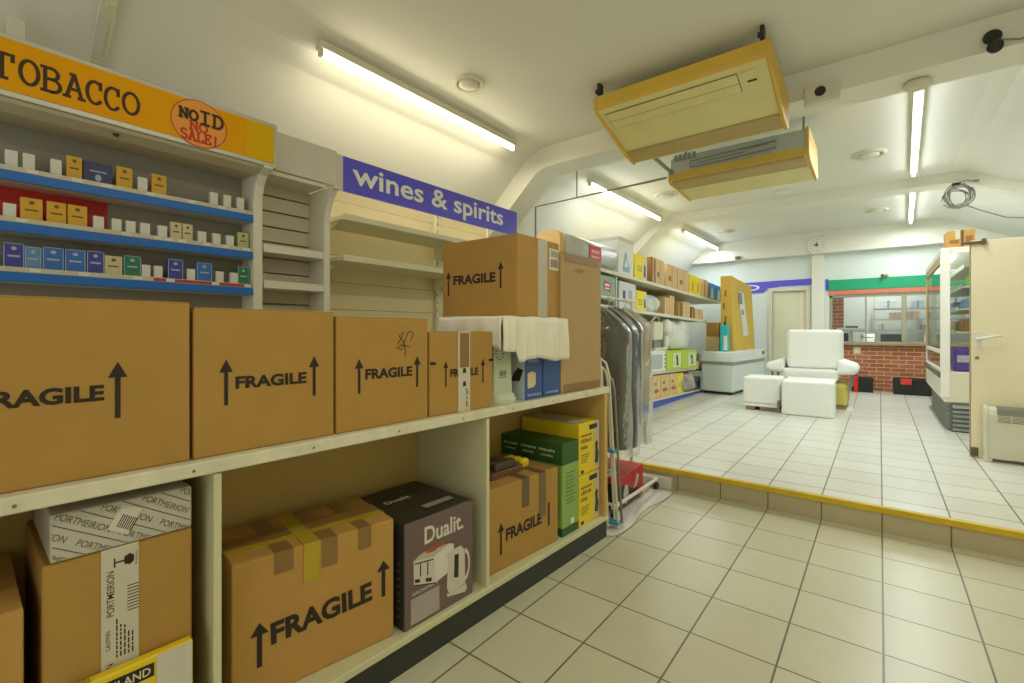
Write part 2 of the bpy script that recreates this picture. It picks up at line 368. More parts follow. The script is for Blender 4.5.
# pillar
m = MB().box(-1.12, -.9, YB-.1, YB-.002, UP, 2.93); struct(m.build('trim_5', CEILB, bevel=.006))
m = MB().box(-1.0+.115, -.84, YB-.012, YB-.001, 2.18, 2.41); tag(m.build('blue_sign_piece', PURPLE), 'short violet-blue sign offcut on the white pillar beside the green band', 'sign')
# back doorway frame and the ajar door inside
d = thing('door_1', 'cream door standing ajar in the white frame of the back wall', 'door', (D0, YB, UP)); d['kind'] = 'structure'
for k in ('label', 'category'): del d[k]
m = MB(); fw = .085
m.box(-fw, 0, -.025, .12, 0, DZ-UP+fw); m.box(D1-D0, D1-D0+fw, -.025, .12, 0, DZ-UP+fw); m.box(0, D1-D0, -.025, .12, DZ-UP, DZ-UP+fw)
m.build('door_frame', WHITEP, d, bevel=.006)
m = MB().box(0, .56, .02, .06, .005, DZ-UP-.01); o = m.build('door_leaf', M('pale_olive_door', '#dcdcc0', .5, noise=.03), d); o.rotation_euler = (0, 0, .05); o.location = (0, .0, 0)
m = MB().box(0, .1, .0, .04, .005, DZ-UP-.01); m.build('second_leaf', DOORC, d).location = (.52, .04, 0)
# counter ledge and glazing
m = MB().box(WX0-.02, WX1, YB-.1, YB+.3, 1.055, 1.1); struct(m.build('trim_6', WOODF, bevel=.006))
wn = thing('window_1', 'x', 'x', (WX0, YB+.02, WZ0)); wn['kind'] = 'structure'
for k in ('label', 'category'): del wn[k]
fr = MB(); ww = WX1-WX0; hh = WZ1-WZ0
fr.box(0, .05, 0, .06, 0, hh); fr.box(0, ww, 0, .06, hh-.05, hh); fr.box(0, ww, 0, .06, 0, .03)
for x, t in ((.585, .03), (1.15, .075), (1.78, .04)): fr.box(x, x+t, 0, .06, .03, hh-.05)
fr.build('window_frame', M('window_metal', '#a9a58e', .4, metal=.3, noise=.05), wn, bevel=.004)
for a, b in ((.05, .585), (.615, 1.15), (1.225, 1.78), (1.82, ww)):
    MB().box(a, b, .025, .031, .03, hh-.05).build('pane', GLASS, wn)
m = MB().box(WX0-.01, WX1, YB-.03, YB-.001, 2.085, 2.165); struct(m.build('trim_7', PINK, bevel=.003))
m = MB().box(WX0-.01, XR, YB-.035, YB-.001, 2.17, 2.385); tag(m.build('green_sign', GREEN, bevel=.003), 'plain green fascia sign above the brick counter windows', 'sign')
s = thing('blue_sign', 'violet-blue fascia sign with a white oval outline above the back door', 'sign', (-2.9, YB-.02, 2.28))
m = MB(); m.prism([(0, -.09), (.86, -.09), (.95, .0), (1.1, .015), (1.2, .03), (1.5, .03), (1.77, .03), (1.77, .165), (0, .145)], 'y', 0, .018); m.build('sign_board', PURPLE, s)
m = MB(); 
for a in range(32):
    t0, t1 = 2*PI*a/32, 2*PI*(a+1)/32
    poly_into(m, '-y', -.002, [(.58+r_*1.0*math.cos(t), .03+r_*.33*math.sin(t)) for r_, t in ((.21, t0), (.21, t1))]+[(.58+.155*math.cos(t), .03+.155*.28*math.sin(t)) for t in (t1, t0)])
m.build('oval_emblem', LETTERW, s)
# ------------------------------------------------------------------ lights
def tube_light(label, x, y0, y1, z, col, strength, group, down=12, rot=0.):
    t = thing('ceiling_light', label, 'light', (x, (y0+y1)/2, z), rot, group); L = (y1-y0)/2
    MB().box(-.035, .035, -L, L, -.055, 0).build('batten', OFFW, t, bevel=.004)
    for sg in (-1, 1):
        MB().box(-.02, .02, -.012, .012, -.1, -.05).build('end_cap', OFFW, t, bevel=.004, loc=(0, sg*(L-.02), 0))
    m_ = bpy.data.materials.new('lamp_tube'); m_.use_nodes = True; nt = m_.node_tree; nt.nodes.clear()
    e = nt.nodes.new('ShaderNodeEmission'); ou = nt.nodes.new('ShaderNodeOutputMaterial'); e.inputs[0].default_value = col; e.inputs[1].default_value = strength
    nt.links.new(e.outputs[0], ou.inputs[0])
    MB().cyl((0, -L+.03, -.082), (0, L-.03, -.082), .016, n=12).build('lamp_tube', m_, t)
    ld = bpy.data.lights.new('tube_glow', 'AREA'); ld.shape = 'RECTANGLE'; ld.size = .03; ld.size_y = 2*L-.08; ld.energy = down*2*L; ld.color = col[:3]
    lo_ = bpy.data.objects.new('tube_glow', ld); COL.objects.link(lo_); lo_.parent = t; lo_.location = (0, 0, -.102)
WARM = (1, .9, .64, 1); COOL = (.93, 1, .99, 1)
LS = 15
GL = 'fluorescent ceiling lights'
tube_light('fluorescent tube light above the violet-blue sign, at the front of the shop', -3.0, 1.70, 3.88, 3.312, WARM, LS*1.15, GL, 10)
tube_light('fluorescent tube light behind the clothes rail, between the first and second beams', -2.93, 5.35, 7.8, 3.3, COOL, LS, GL, 10)
tube_light('fluorescent tube light over the long goods shelving, between second beam and back wall', -2.93, 9.0, 11.38, 3.29, COOL, LS, GL, 10)
tube_light('fluorescent tube light hung end-on beside the yellowed air conditioners', .29, 4.85, 7.75, ZC, COOL, LS, GL, 19, -.03)
tube_light('fluorescent tube light end-on beyond the second beam, near the glass-sided fridge', .4, 8.55, 11.1, ZC, COOL, LS, GL, 19, -.03)
tube_light('fluorescent tube light over the till aisle at the shop front', .35, .2, 2.3, ZC, WARM, LS*.55, GL, 10)
tube_light('fluorescent tube light in the room behind the brick counter', .0, 12.2, 13.8, 3.2, COOL, LS, GL, 22)
def vent(label, x, y, z=ZC, r=.15):
    t = thing('ceiling_vent', label, 'vent', (x, y, z), 0, 'round ceiling vents')
    MB().lathe([(r*1.12, 0), (r*1.12, -.012), (r*.95, -.03), (r*.8, -.022), (r*.72, 0)], (0, 0, 0), n=36).build('rim', OFFW, t)
    MB().lathe([(r*.66, -.004), (r*.66, -.03), (r*.5, -.042), (r*.16, -.048)], (0, 0, 0), n=36).build('disc', WHITEP, t)
vent('round cream ceiling vent beside the tube light at the shop front', -2.64, 2.8, ZC, .12)
vent('round ceiling vent beyond the lower air conditioner, near the end-on tube light', -.1, 6.75)
vent('round ceiling vent past the second beam, near the end-on tube light', -.05, 9.95)
vent('round ceiling vent beside the tube light behind the clothes rail', -2.5, 6.9)
vent('round ceiling vent beside the tube light over the goods shelving', -2.45, 10.2)
m = MB().box(-.1, .1, -.13, .13, -.02, 0); tag(m.build('ceiling_plate', WHITE, bevel=.004, loc=(-1.1, 7.85, ZC)), 'small white rectangular plate on the ceiling past the lower air conditioner', 'plate')
# ------------------------------------------------------------------ air conditioners
a = thing('air_conditioner', 'yellowed ceiling air conditioner with intake grille, closer to the shop front', 'air conditioner', (-1.215, 3.48, 3.27))
W = .65
m = MB().prism([(0, 0), (.0, -.09), (.012, -.115), (.04, -.13), (.77, -.33), (.785, -.31), (.77, -.09)], 'x', -W+.02, W-.02)
o = m.build('casing', [ACP, ACY, ACD], a)
for p in o.data.polygons:
    c = p.center; nz = p.normal
    if nz.y < -.5 and c.y < .03: p.material_index = 1
for sg, nm in ((-1, 'end_panel'), (1, 'end_panel')):
    x0 = sg*W; x1 = sg*(W-.03)
    MB().prism([(-.005, .005), (-.005, -.1), (.02, -.135), (.3, -.22), (.58, -.315), (.785, -.345), (.8, -.32), (.78, -.085)], 'x', min(x0, x1), max(x0, x1)).build(nm, ACY, a, bevel=.012)
def under(y): return -.13-(y-.04)*(.19/.68)
m = MB(); N = 40
def slab(y0, y1, x0, x1, lift, mat=0):
    m.add([(x0, y0, under(y0)-lift), (x1, y0, under(y0)-lift), (x1, y1, under(y1)-lift), (x0, y1, under(y1)-lift)], [(0, 1, 2, 3)], mat)
slab(.06, .25, -.58, .43, .003, 1)
slab(.064, .155, -.576, .426, .005); slab(.159, .246, -.576, .426, .005)
m.build('intake_grille', [ACP, DARK], a)
m = MB(); slab(.58, .75, -W+.03, W-.03, .004); m.build('outlet_louvre', ACD, a)
m = MB(); slab(.06, .2, .47, .55, .004); slab(.15, .17, .48, .54, .006, 1); m.build('control_panel', [ACP, DARK], a)
for sx in (-W+.05, W-.05):
    MB().box(sx-.012, sx+.012, -.01, .05, -.0, .1).box(sx-.025, sx+.012, -.02, -.01, .015, .05).build('bracket', DARK, a)
a = thing('air_conditioner', 'yellowed ceiling air conditioner with its cover off, showing grey metal inside', 'air conditioner', (-1.1, 4.83, 3.105))
W = .62
m = MB().box(-W+.02, W-.02, 0, .6, -.16, 0); m.box(-W+.02, W-.02, .05, .6, 0, .03); m.build('metal_chassis', ACM, a, bevel=.005)
m = MB(); m.tube([(-.4, -.008, -.11), (-.4, -.008, -.06), (-.1, -.008, -.05), (.36, -.008, -.04), (.36, -.008, -.1), (-.1, -.008, -.12), (-.4, -.008, -.12)], .006); m.tube([(-.34, -.008, -.09), (.1, -.008, -.08), (.1, -.008, -.06), (.3, -.008, -.05)], .005)
for i in range(5): m.box(-.56+.045*i, -.53+.045*i, -.01, 0, -.03, .03)
m.build('pressed_ribs', M('darker_metal', '#8b928e', .45, metal=.2, noise=.05), a)
m = MB().prism([(-.02, -.155), (-.02, -.215), (.0, -.24), (.66, -.27), (.68, -.24), (.6, -.16)], 'x', -W+.02, W-.02); o = m.build('lower_casing', [ACY, ACD, ACP], a)
for p in o.data.polygons:
    if p.normal.z < -.5: p.material_index = 2
m = MB().prism([(-.018, -.205), (.02, -.244), (.22, -.256), (.22, -.262), (.0, -.248), (-.022, -.21)], 'x', -W+.04, W-.04); m.build('outlet_louvre', ACD, a)
for sg in (-1, 1):
    x0 = sg*W; x1 = sg*(W-.03)
    z1 = .02 if sg > 0 else -.15
    MB().prism([(-.03, z1), (-.03, -.22), (.02, -.255), (.66, -.285), (.7, -.25), (.62, z1)], 'x', min(x0, x1), max(x0, x1)).build('end_panel', ACY, a, bevel=.012)
for sx in (-W+.08, W-.08): MB().cyl((sx, .3, 0), (sx, .3, .27), .01, n=8).build('hanger', STEEL, a)
# drain pipe and hanging frame
m = MB(); m.tube([(-3.32, 4.71, UP), (-3.32, 4.71, 2.86), (-1.7, 4.71, 2.89)], .012); m.cyl((-2.74, 4.71, 2.872), (-2.74, 4.71, 3.37), .008, n=8)
tag(m.build('hanging_rod', STEEL), 'thin grey metal rod frame hung below the first ceiling beam', 'rod')
m = MB(); m.tube([(-1.69, 4.26, 2.99), (-1.66, 4.5, 2.95), (-1.64, 4.66, 2.925)], .018); m.lathe([(.026, -.02), (.026, .02)], (-1.638, 4.67, 2.922), 'y', 12)
tag(m.build('drain_pipe', STEEL), 'grey drain pipe running between the two air conditioners', 'pipe')
# emergency light box and spot lamps on the beam
t = thing('emergency_light', 'cream box with a round black hole on the first beam', 'light', (-.345, 4.3, 3.14))
MB().box(-.115, .115, -.06, 0, -.07, .07).build('casing', OFFW, t, bevel=.008)
MB().cyl((-.01, -.061, .015), (-.01, -.068, .015), .036, n=24).build('lens', DARK, t)
MB().box(-.1, .1, -.064, -.06, -.06, -.042).build('lower_strip', WHITEP, t)
t = thing('security_camera', 'small black twin-disc camera with cable on the first beam', 'camera', (.57, 4.3, 3.2))
MB().lathe([(.04, 0), (.047, -.02), (.04, -.03)], (0, 0, .03), 'y', 20).build('base_disc', BLACK, t)
MB().tube([(0, -.03, .03), (.01, -.06, -.02), (.005, -.07, -.05)], .012).build('stem', BLACK, t)
MB().lathe([(.028, .02), (.04, -.01), (.038, -.03), (.024, -.035)], (.005, -.06, -.06), 'y', 20).build('lens_disc', DARK, t)
MB().tube([(.02, -.03, .0), (.12, -.02, -.03), (.25, -.01, -.03), (.4, -.01, .0), (.6, -.012, -.08)], .006).build('cable', STEEL, t)
MB().lathe([(.07, 0), (.085, -.015), (.085, -.03), (.06, -.05)], (0, 0, 0), 'z', 24).build('cap', OFFW)
o = bpy.data.objects['cap']; o.name = 'ceiling_rose'; o.location = (.215, 4.5, 3.148); tag(o, 'round cream ceiling rose at the end of the end-on tube light', 'ceiling rose')
# cable coil on second beam
t = thing('cable_coil', 'tangled coil of grey cable hanging from the second ceiling beam', 'cable', (.77, 8.17, 3.03))
m = MB(); rr = random.Random(5)
for k in range(9):
    ph = rr.random()*6; cx, cz = rr.uniform(-.03, .03), rr.uniform(-.03, .03); ra, rb = rr.uniform(.09, .135), rr.uniform(.1, .15); ti = rr.uniform(-.5, .5)
    m.tube([(cx+ra*math.cos(2*PI*i/24+ph), -.02-.008*k+.02*math.sin(i*.7+k), cz+rb*math.sin(2*PI*i/24+ph)+ti*.2*ra*math.cos(2*PI*i/24+ph)) for i in range(23)], .007, 6)
m.build('loops', STEEL, t)
MB().box(-.05, .03, -.06, .0, .14, .18).build('plug', BLACK, t, bevel=.006)
MB().tube([(0, -.02, .17), (.04, -.02, .19), (.09, -.02, .2), (.13, -.02, .185), (.16, -.015, .18)], .007).box(.15, .2, -.03, 0, .17, .19).build('lead', STEEL, t)
m = MB().tube([(.86, 8.18, 2.92), (1.0, 8.18, 2.83), (1.2, 8.18, 2.72), (1.5, 8.18, 2.66), (1.84, 8.18, 2.62)], .007); tag(m.build('wall_cable', STEEL), 'loose grey cable running along the second beam to the wall', 'cable')
# clock on the bulkhead
t = thing('wall_clock', 'round white wall clock with a dark hub above the white pillar', 'clock', (-1.02, 11.45, 3.1))
MB().lathe([(.185, 0), (.185, -.03), (.17, -.045), (.152, -.035), (.02, -.03)], (0, 0, 0), 'y', 36).build('face', WHITE, t)
m = MB()
for a in range(12): m.box(.115*math.cos(a*PI/6)-.006, .115*math.cos(a*PI/6)+.006, -.04, -.03, .115*math.sin(a*PI/6)-.006, .115*math.sin(a*PI/6)+.006)
m.cyl((0, -.03, 0), (0, -.042, 0), .03, n=16); m.box(-.006, .006, -.045, -.035, 0, .07); m.box(-.06, 0, -.045, -.035, -.006, .006)
m.build('dial_marks', M('brown_hands', '#6a5238', .5, noise=0), t)
t = thing('alarm_sensor', 'small brown sensor on the bulkhead above the tall yellowish carton', 'sensor', (-2.5, 11.43, 2.98))
MB().box(-.06, .06, -.05, .02, -.035, .035).build('body', M('brown_sensor', '#8a7348', .5), t, bevel=.01); MB().cyl((0, -.05, 0), (0, -.06, 0), .02).build('lens', DARK, t)
MB().cyl((.02, 0, -.035), (.02, 0, -.3), .006, n=6).build('cable', WHITEP, t)
# trunking above the tobacco gantry
t = thing('cable_trunking', 'cream cable trunking box running up the sloped ceiling above the amber sign', 'trunking', (-3.28, .66, 3.17), 0)
def slp(p): return (p[0]+p[2]*.75, p[1], p[2]*.69-p[0]*.0)
MB().box(.0, .05, -.035, .035, -.42, .35, xf=slp).build('channel', OFFW, t, bevel=.004)
MB().box(.04, .075, -.012, .028, -.1, .28, xf=slp).build('cover', CREAMS, t, bevel=.004)
MB().box(.045, .06, -.034, .01, -.4, -.16, xf=slp).build('grey_plate', GREYP, t)
m = MB().box(-3.52, -3.46, .3, .36, 2.7, 2.93); struct(m.build('trim_8', WHITEP))
# ------------------------------------------------------------------ painted storage counter (local frame: x out to the aisle, y along)
ANG = math.radians(2.37); CO = Vector((-1.513, 0, 0)); NN = Vector((math.cos(ANG), -math.sin(ANG), 0)); SS = Vector((math.sin(ANG), math.cos(ANG), 0))
def CP(n_, s_, z=0.): p = CO+NN*n_+SS*s_; p.z = z; return p
CT = .976
t = thing('storage_counter', 'long cream-painted open shelf counter stacked with cardboard boxes', 'counter', CP(0, 0), -ANG)
DEP = -.52
MB().box(DEP, .007, -.6, 2.815, CT-.04, CT).build('worktop', LIPP, t, bevel=.005)
m = MB()
for i in range(9): m.cyl((.006, -.2+i*.34, CT-.022), (.0082, -.2+i*.34, CT-.022), .0042, n=8)
m.build('screw_heads', M('rusty_screw', '#8a6a3c', .6), t); bpy.data.objects['screw_heads']['kind'] = 'stuff'
for s0 in (-.35, .53, 1.655): MB().box(DEP+.012, 0, s0, s0+.021, .142, CT-.043).build('divider', CREAM, t, bevel=.003)
MB().box(DEP+.012, 0, 2.762, 2.8, .142, CT-.043).build('end_panel', INSIDE, t, bevel=.003)
MB().box(DEP, DEP+.012, -.6, 2.8, .142, CT-.043).build('back_panel', INSIDE, t)
MB().box(DEP, .004, -.6, 2.8, .112, .142).build('bottom_shelf', CREAM, t, bevel=.004)
MB().box(DEP+.02, -.006, -.6, 2.795, 0, .112).build('kickboard', KICK, t)

def carton(name, label, s0, s1, nf, dep, z0, z1, rot=0., mat=CARD, group='cardboard boxes', cat='box', flap=True, frame=True):
    w_ = s1-s0; h = z1-z0
    ang = -ANG+rot
    c = CP(nf, (s0+s1)/2, z0) if frame else Vector((nf, (s0+s1)/2, z0))
    if not frame: ang = rot
    x = Vector((math.cos(ang), math.sin(ang), 0))
    t = thing(name, label, cat, c-x*dep/2, ang, group)
    MB().box(-dep/2, dep/2, -w_/2, w_/2, 0, h-.003).build('body', mat, t, bevel=.006, seg=3)
    if flap:
        for a, b in ((-dep/2+.002, -.001), (.001, dep/2-.002)): MB().box(a, b, -w_/2+.002, w_/2-.002, h-.004, h).build('flap', mat, t, bevel=.0015)
    return t, dep/2+.0012, w_, h
def fragile(t, d, a0, t0, t1, a1, az0, az1, tz0, tz1, aw=.02, body='FRAGILE', bold=.04):
    m = MB(); text_into(m, body, '+x', d, t0, tz0, t1-t0, tz1-tz0, bold); m.build('lettering', INK, t)
    for a in (a0, a1):
        if a is not None:
            m = MB(); arrow_into(m, '+x', d, a, az0, az1, aw); m.build('arrow', INK, t)
def tape_part(t, boxes, mat, name='tape'):
    m = MB()
    for b in boxes: m.box(*b)
    return m.build(name, mat, t)
# --- boxes along the worktop
ZT = CT
t, d, w_, h = carton('cardboard_box', 'biggest FRAGILE cardboard box on the counter, below the amber sign', -.105, .481, -.03, .42, ZT, 1.42)
fragile(t, d, -.135, -.108, .109, .135, .143, .286, .19, .23, .0155)
t, d, w_, h = carton('cardboard_box', 'FRAGILE cardboard box on the counter, between the biggest box and the scribbled one', .489, .912, -.03, .4, ZT, 1.407)
fragile(t, d, -.129, -.104, .113, .139, .145, .28, .19, .228, .0145)
t, d, w_, h = carton('cardboard_box', 'FRAGILE cardboard box with a black pen scribble, on the counter', .92, 1.331, -.03, .4, ZT, 1.391)
fragile(t, d, -.116, -.091, .124, .149, .135, .262, .183, .223, .0145)
m = MB()
for pts in ([(.05, .31), (.07, .335), (.08, .36), (.06, .345), (.09, .31), (.07, .29), (.045, .30)], [(.06, .30), (.085, .32), (.1, .355), (.12, .365), (.13, .35), (.115, .325)], [(.085, .31), (.09, .285), (.088, .262)], [(.07, .31), (.11, .30)]):
    m.tube([(d+.0002, a, b) for a, b in pts], .0012, 5)
m.build('pen_scribble', INK, t)
t, d, w_, h = carton('cardboard_box', 'smaller FRAGILE cardboard box with vertical white tape, on the counter', 1.342, 1.722, -.03, .28, ZT, 1.337, rot=-.03)
fragile(t, d, -.1, -.075, .095, .125, .12, .235, .16, .196, .011)
tape_part(t, [(d-.001, d+.0012, -.03, .042, -.001+.002, .36), (.0, d+.0012, -.03, .042, .3595, .362)], TAPEW, 'white_tape')
tape_part(t, [(d+.001, d+.0022, -.02, .035, .2, .355)], TAPE, 'brown_tape')
m2 = MB()
for k, (za, zb) in enumerate(((.02, .05), (.055, .07), (.075, .105))): rect_into(m2, '+x', d+.0016, .018, .022, za, zb); rect_into(m2, '+x', d+.0016, .026, .029, za, zb-.006)
for zz in (.115, .175): poly_into(m2, '+x', d+.0016, [(-.004, zz), (.018, zz), (.014, zz+.022), (.0, zz+.022)])
m2.build('tape_lettering', INK, t)
for yy in (-.185, .165): tape_part(t, [(d-.001, d+.001, yy, yy+.03, .22, .232)], INK, 'black_mark')
# upright appliance and the two blue boxes below the sheet
t = thing('kitchen_appliance', 'pale green upright appliance with a round foot, under the white sheet', 'appliance', CP(-.1, 1.83, ZT), -ANG)
m = MB(); 
for k in range(12):
    pass
m.prism([(-.075, .03), (.075, .03), (.068, .2), (.065, .40), (-.065, .40), (-.068, .2)], 'x', -.1, .05); m.build('column', M('pale_green_casing', '#b9c3a4', .45, noise=.04), t, bevel=.012, seg=3)
MB().lathe([(.09, 0), (.095, .02), (.085, .045), (.05, .06)], (.0, .01, 0), 'z', 32).build('foot', M('pale_grey_green', '#c2c8b0', .45, noise=.04), t)
m = MB(); 
for a in range(10): rect_into(m, '+x', .0515, -.03+.028*math.cos(a*.628)-.006, -.03+.028*math.cos(a*.628)+.006, .25+.028*math.sin(a*.628)-.004, .25+.028*math.sin(a*.628)+.004)
rect_into(m, '+x', .0515, -.03, .02, .13, .135); rect_into(m, '+x', .0515, -.03, .0, .14, .165); rect_into(m, '+x', .0515, .004, .02, .14, .165)
m.build('front_marking', M('grey_green_print', '#6f7a66', .5, noise=0), t)
for s0, s1, lb in ((1.975, 2.132, 'navy blue product box with a beige picture panel, beside the pale green appliance'), (2.137, 2.3, 'plain navy blue product box beside the tall carton, under the sheet')):
    t, d, w_, h = carton('product_box', lb, s0, s1, -.03, .34, ZT, 1.40, mat=BLUEC, group='navy blue boxes', flap=False)
    m = MB()
    for k in range(4): rect_into(m, '+x', d, -w_/2+.03, w_/2-.04, .222-.008*k, .2255-.008*k)
    for k in range(6): rect_into(m, '+x', d, -.055+k*.02, -.043+k*.02, .018, .03)
    m.build('small_print', M('pale_blue_print', '#a9b8d4', .5, noise=0), t)
    if s0 < 2:
        poly_m = MB(); poly_into(poly_m, '+x', d, [(-.055, .06), (.0, .065), (.015, .08), (.015, .14), (-.02, .15), (-.055, .14)]); poly_m.build('picture_panel', M('beige_print', '#cdbd8e', .5), t)
        MB().box(-.17, .169, -w_/2-.004, -w_/2-.0005, .001, .42).build('side_panel', M('pale_blue_grey', '#bcc4c6', .5), t)
        m = MB(); m.prism([(.08, .1), (.14, .1), (.165, .16), (.13, .17), (.1, .14)], 'y', -w_/2-.0052, -w_/2-.0042); m.build('side_print', DARK, t)
# white packing sheet draped over them
def sheet(u, v):
    # u along counter 1.745..2.335, v from back over the top and down the front
    s_ = 1.742+u*.555; L = v*.76
    if L < .5: n_, z = -.46+L*.96, 1.4115+.002*math.sin(u*19+v*8)
    else:
        q = L-.5; n_ = .022+.012*math.sin(u*21)*min(1, q*8)+.012*math.sin(u*47+1)*min(1, q*6); z = 1.4115-q*((.62 if s_ < 1.87 else .86)+.05*math.sin(u*9+.5))
        n_ = min(n_, .05)
        s_ += (u-.5)*q*.05
    return tuple(CP(n_, s_, z))
m = MB(); m.grid(sheet, 40, 30)
def flapL(u, v):
    n_ = -.44+u*.462; q = v*(.15+.02*math.sin(u*7)); s_ = 1.742-.012*min(1, v*3)+.012*math.sin(u*22)*v
    return tuple(CP(n_, s_, 1.4115-q))
m.grid(flapL, 24, 8)
o = m.build('packing_sheet', SHEET, solid=.003, fix=False); tag(o, 'white packing sheet draped over the blue boxes, under the upper FRAGILE box', 'sheet')
# upper FRAGILE box, turned, its printed face to the shop front
ang = 0.; c0 = CP(-.03, 1.915, 1.416); X = Vector((math.cos(ang), math.sin(ang), 0)); Y = Vector((-math.sin(ang), math.cos(ang), 0))
t = thing('cardboard_box', 'FRAGILE cardboard box raised on the white sheet, above the other boxes', 'box', c0-X*.275+Y*.2, ang, 'cardboard boxes')
MB().box(-.275, .275, -.2, .2, 0, .425).build('body', CARD, t, bevel=.006, seg=3)
for a, b in ((-.273, -.001), (.001, .273)): MB().box(a, b, -.198, .198, .4245, .428).build('flap', CARD, t, bevel=.0015)
m = MB(); text_into(m, 'FRAGILE', '-y', -.2012, -.185, .185, .315, .054, .04); m.build('lettering', INK, t)
for a in (-.225, .165):
    m = MB(); arrow_into(m, '-y', -.2012, a, .15 if a > 0 else .125, .29 if a > 0 else .265, .0155); m.build('arrow', INK, t)
tape_part(t, [(.2745, .2762, -.015, .075, .002, .427), (-.2, .2762, -.015, .075, .4285, .4295)], M('clear_grey_tape', '#b5ad9a', .3, noise=.1, nscale=30), 'parcel_tape')
m = MB(); rect_into(m, '+x', .2758, .095, .19, .27, .39); m.build('shipping_label', M('label_paper', '#d5ccb8', .6), t)
m = MB(); rect_into(m, '+x', .2764, .107, .18, .285, .33)
for k in range(9): rect_into(m, '+x', .2764, .107+k*.008, .107+k*.008+.003+.002*(k % 3), .345, .38)
m.build('label_print', M('grey_print', '#8a8478', .6), t)
# tall carton
t, d, w_, h = carton('cardboard_box', 'tall upright plain cardboard carton at the end of the counter', 2.309, 2.766, -.03, .3, ZT, 1.795, mat=CARDT)
tape_part(t, [(-.12, d+.001, -w_/2+.01, w_/2-.01, h-.0005, h+.001), (d-.001, d+.0012, -.19, .2, h-.05, h)], TAPE, 'brown_tape')
tape_part(t, [(d-.001, d+.0012, -.2, .21, .002, .05)], TAPE, 'brown_tape')
m = MB(); poly_into(m, '+x', d+.0006, [(-.1, h-.1), (-.02, h-.105), (.03, h-.085), (-.04, h-.075)]); m.build('scuff_mark', M('scuffed_cardboard', '#a07c4c', .85, noise=.1, nscale=30), t)
# --- bay with the patterned box
t, d, w_, h = carton('cardboard_box', 'plain cardboard box in the counter, cut off beside the printed white tape one', -.31, .157, -.035, .42, .142, .707, mat=CARD2)
t, d, w_, h = carton('cardboard_box', 'cardboard box with printed white parcel tape, in the counter below the patterned box', .187, .49, -.045, .42, .142, .784)
tape_part(t, [(d-.001, d+.0012, -.046, .03, .002, h), (-.1, d+.0012, -.046, .03, h, h+.0012)], TAPEW, 'parcel_tape')
m = MB()
text_into(m, 'PORTMEIRION', '+x', d+.0016, -.02, .47, .115, .015, .004, rot=PI/2)
text_into(m, 'MEIRION', '+x', d+.0016, -.022, .275, .075, .015, .004, rot=PI/2)
text_into(m, 'CAUTION', '+x', d+.0016, -.028, .385, .05, .009, .004, rot=PI/2)
rb = random.Random(4)
for k in range(5):
    q = .36
    while q < .455-k*.012:
        L_ = rb.uniform(.006, .016); rect_into(m, '+x', d+.0016, -.0165+k*.008, -.0135+k*.008, q, q+L_); q += L_+.003
poly_into(m, '+x', d+.0016, [(-.0, .595), (.012, .59), (.02, .597), (.02, .612), (.012, .619), (-.0, .614)]); rect_into(m, '+x', d+.0016, -.018, .0, .602, .606); rect_into(m, '+x', d+.0016, -.021, -.018, .592, .616)
text_into(m, 'FRAGILE', '+x', d+.0016, .027, .585, .035, .0045, .0, rot=PI/2)
for k in range(9): rect_into(m, '+x', d+.0016, .006, .03, .47+k*.008, .4725+k*.008)
m.build('tape_lettering', INK, t)
PAT = M('patterned_box_white', '#bdb8aa', .5, noise=.03)
t, d, w_, h = carton('patterned_box', 'flat white box covered in diagonal brand lettering, under the worktop', .2, .488, -.04, .36, .787, .905, mat=PAT, group='patterned boxes', flap=False)
m = MB(); lines = MB(); cl = (-w_/2+.004, w_/2-.004, .004, h-.004)
PA = .56; ex, ey, nx_, ny_ = math.cos(PA), -math.sin(PA), math.sin(PA), math.cos(PA)
for r in range(-4, 8):
    for c_ in range(-3, 4):
        L0 = c_*.142+(r % 2)*.07
        text_into(m, 'PORTMEIRION', '+x', d, -.1+nx_*r*.044+ex*L0, .03+ny_*r*.044+ey*L0,   .118, .016, .0, rot=-PA, clip=cl)
for r in range(-4, 8):
    q = []
    bm = bmesh.new(); vv = [bm.verts.new((a_, b_, 0)) for a_, b_ in [(-.1+nx_*(r*.044-.014+a_)+ex*l_, .03+ny_*(r*.044-.014+a_)+ey*l_) for a_, l_ in ((0, -.4), (0, .4), (.0022, .4), (.0022, -.4))]]; bm.faces.new(vv)
    for co_, no_ in (((cl[0], 0, 0), (-1, 0, 0)), ((cl[1], 0, 0), (1, 0, 0)), ((0, cl[2], 0), (0, -1, 0)), ((0, cl[3], 0), (0, 1, 0))):
        bmesh.ops.bisect_plane(bm, geom=bm.verts[:]+bm.edges[:]+bm.faces[:], plane_co=co_, plane_no=no_, clear_outer=True)
    bm.verts.index_update()
    if bm.faces: m.add([FACE['+x'](v.co.x, v.co.y, d) for v in bm.verts], [tuple(v.index for v in f.verts) for f in bm.faces])
    bm.free()
m.build('diagonal_lettering', M('grey_brown_print', '#655e50', .6, noise=0), t)
m = MB(); poly_into(m, '+x', d+.0006, [(-.04, .05), (.0, .025), (.03, .085), (-.01, .105)]); m.build('price_label', M('label_white', '#cfc9bb', .5), t)
m = MB()
for k in range(8): poly_into(m, '+x', d+.001, [(-.022+k*.004, .052-k*.0026), (-.02+k*.004, .051-k*.0026), (-.006+k*.004, .08-k*.0026), (-.008+k*.004, .081-k*.0026)])
m.build('barcode', INK, t)
t, d, w_, h = carton('yellow_box', 'yellow box with a black brand label, at the bottom of the counter', .215, .482, -.006, .03, .142, .49, mat=YEL, group='yellow boxes in the counter', flap=False)
m = MB(); rect_into(m, '+x', d, -.09, .045, h-.055, h-.02); m.build('brand_panel', INK, t)
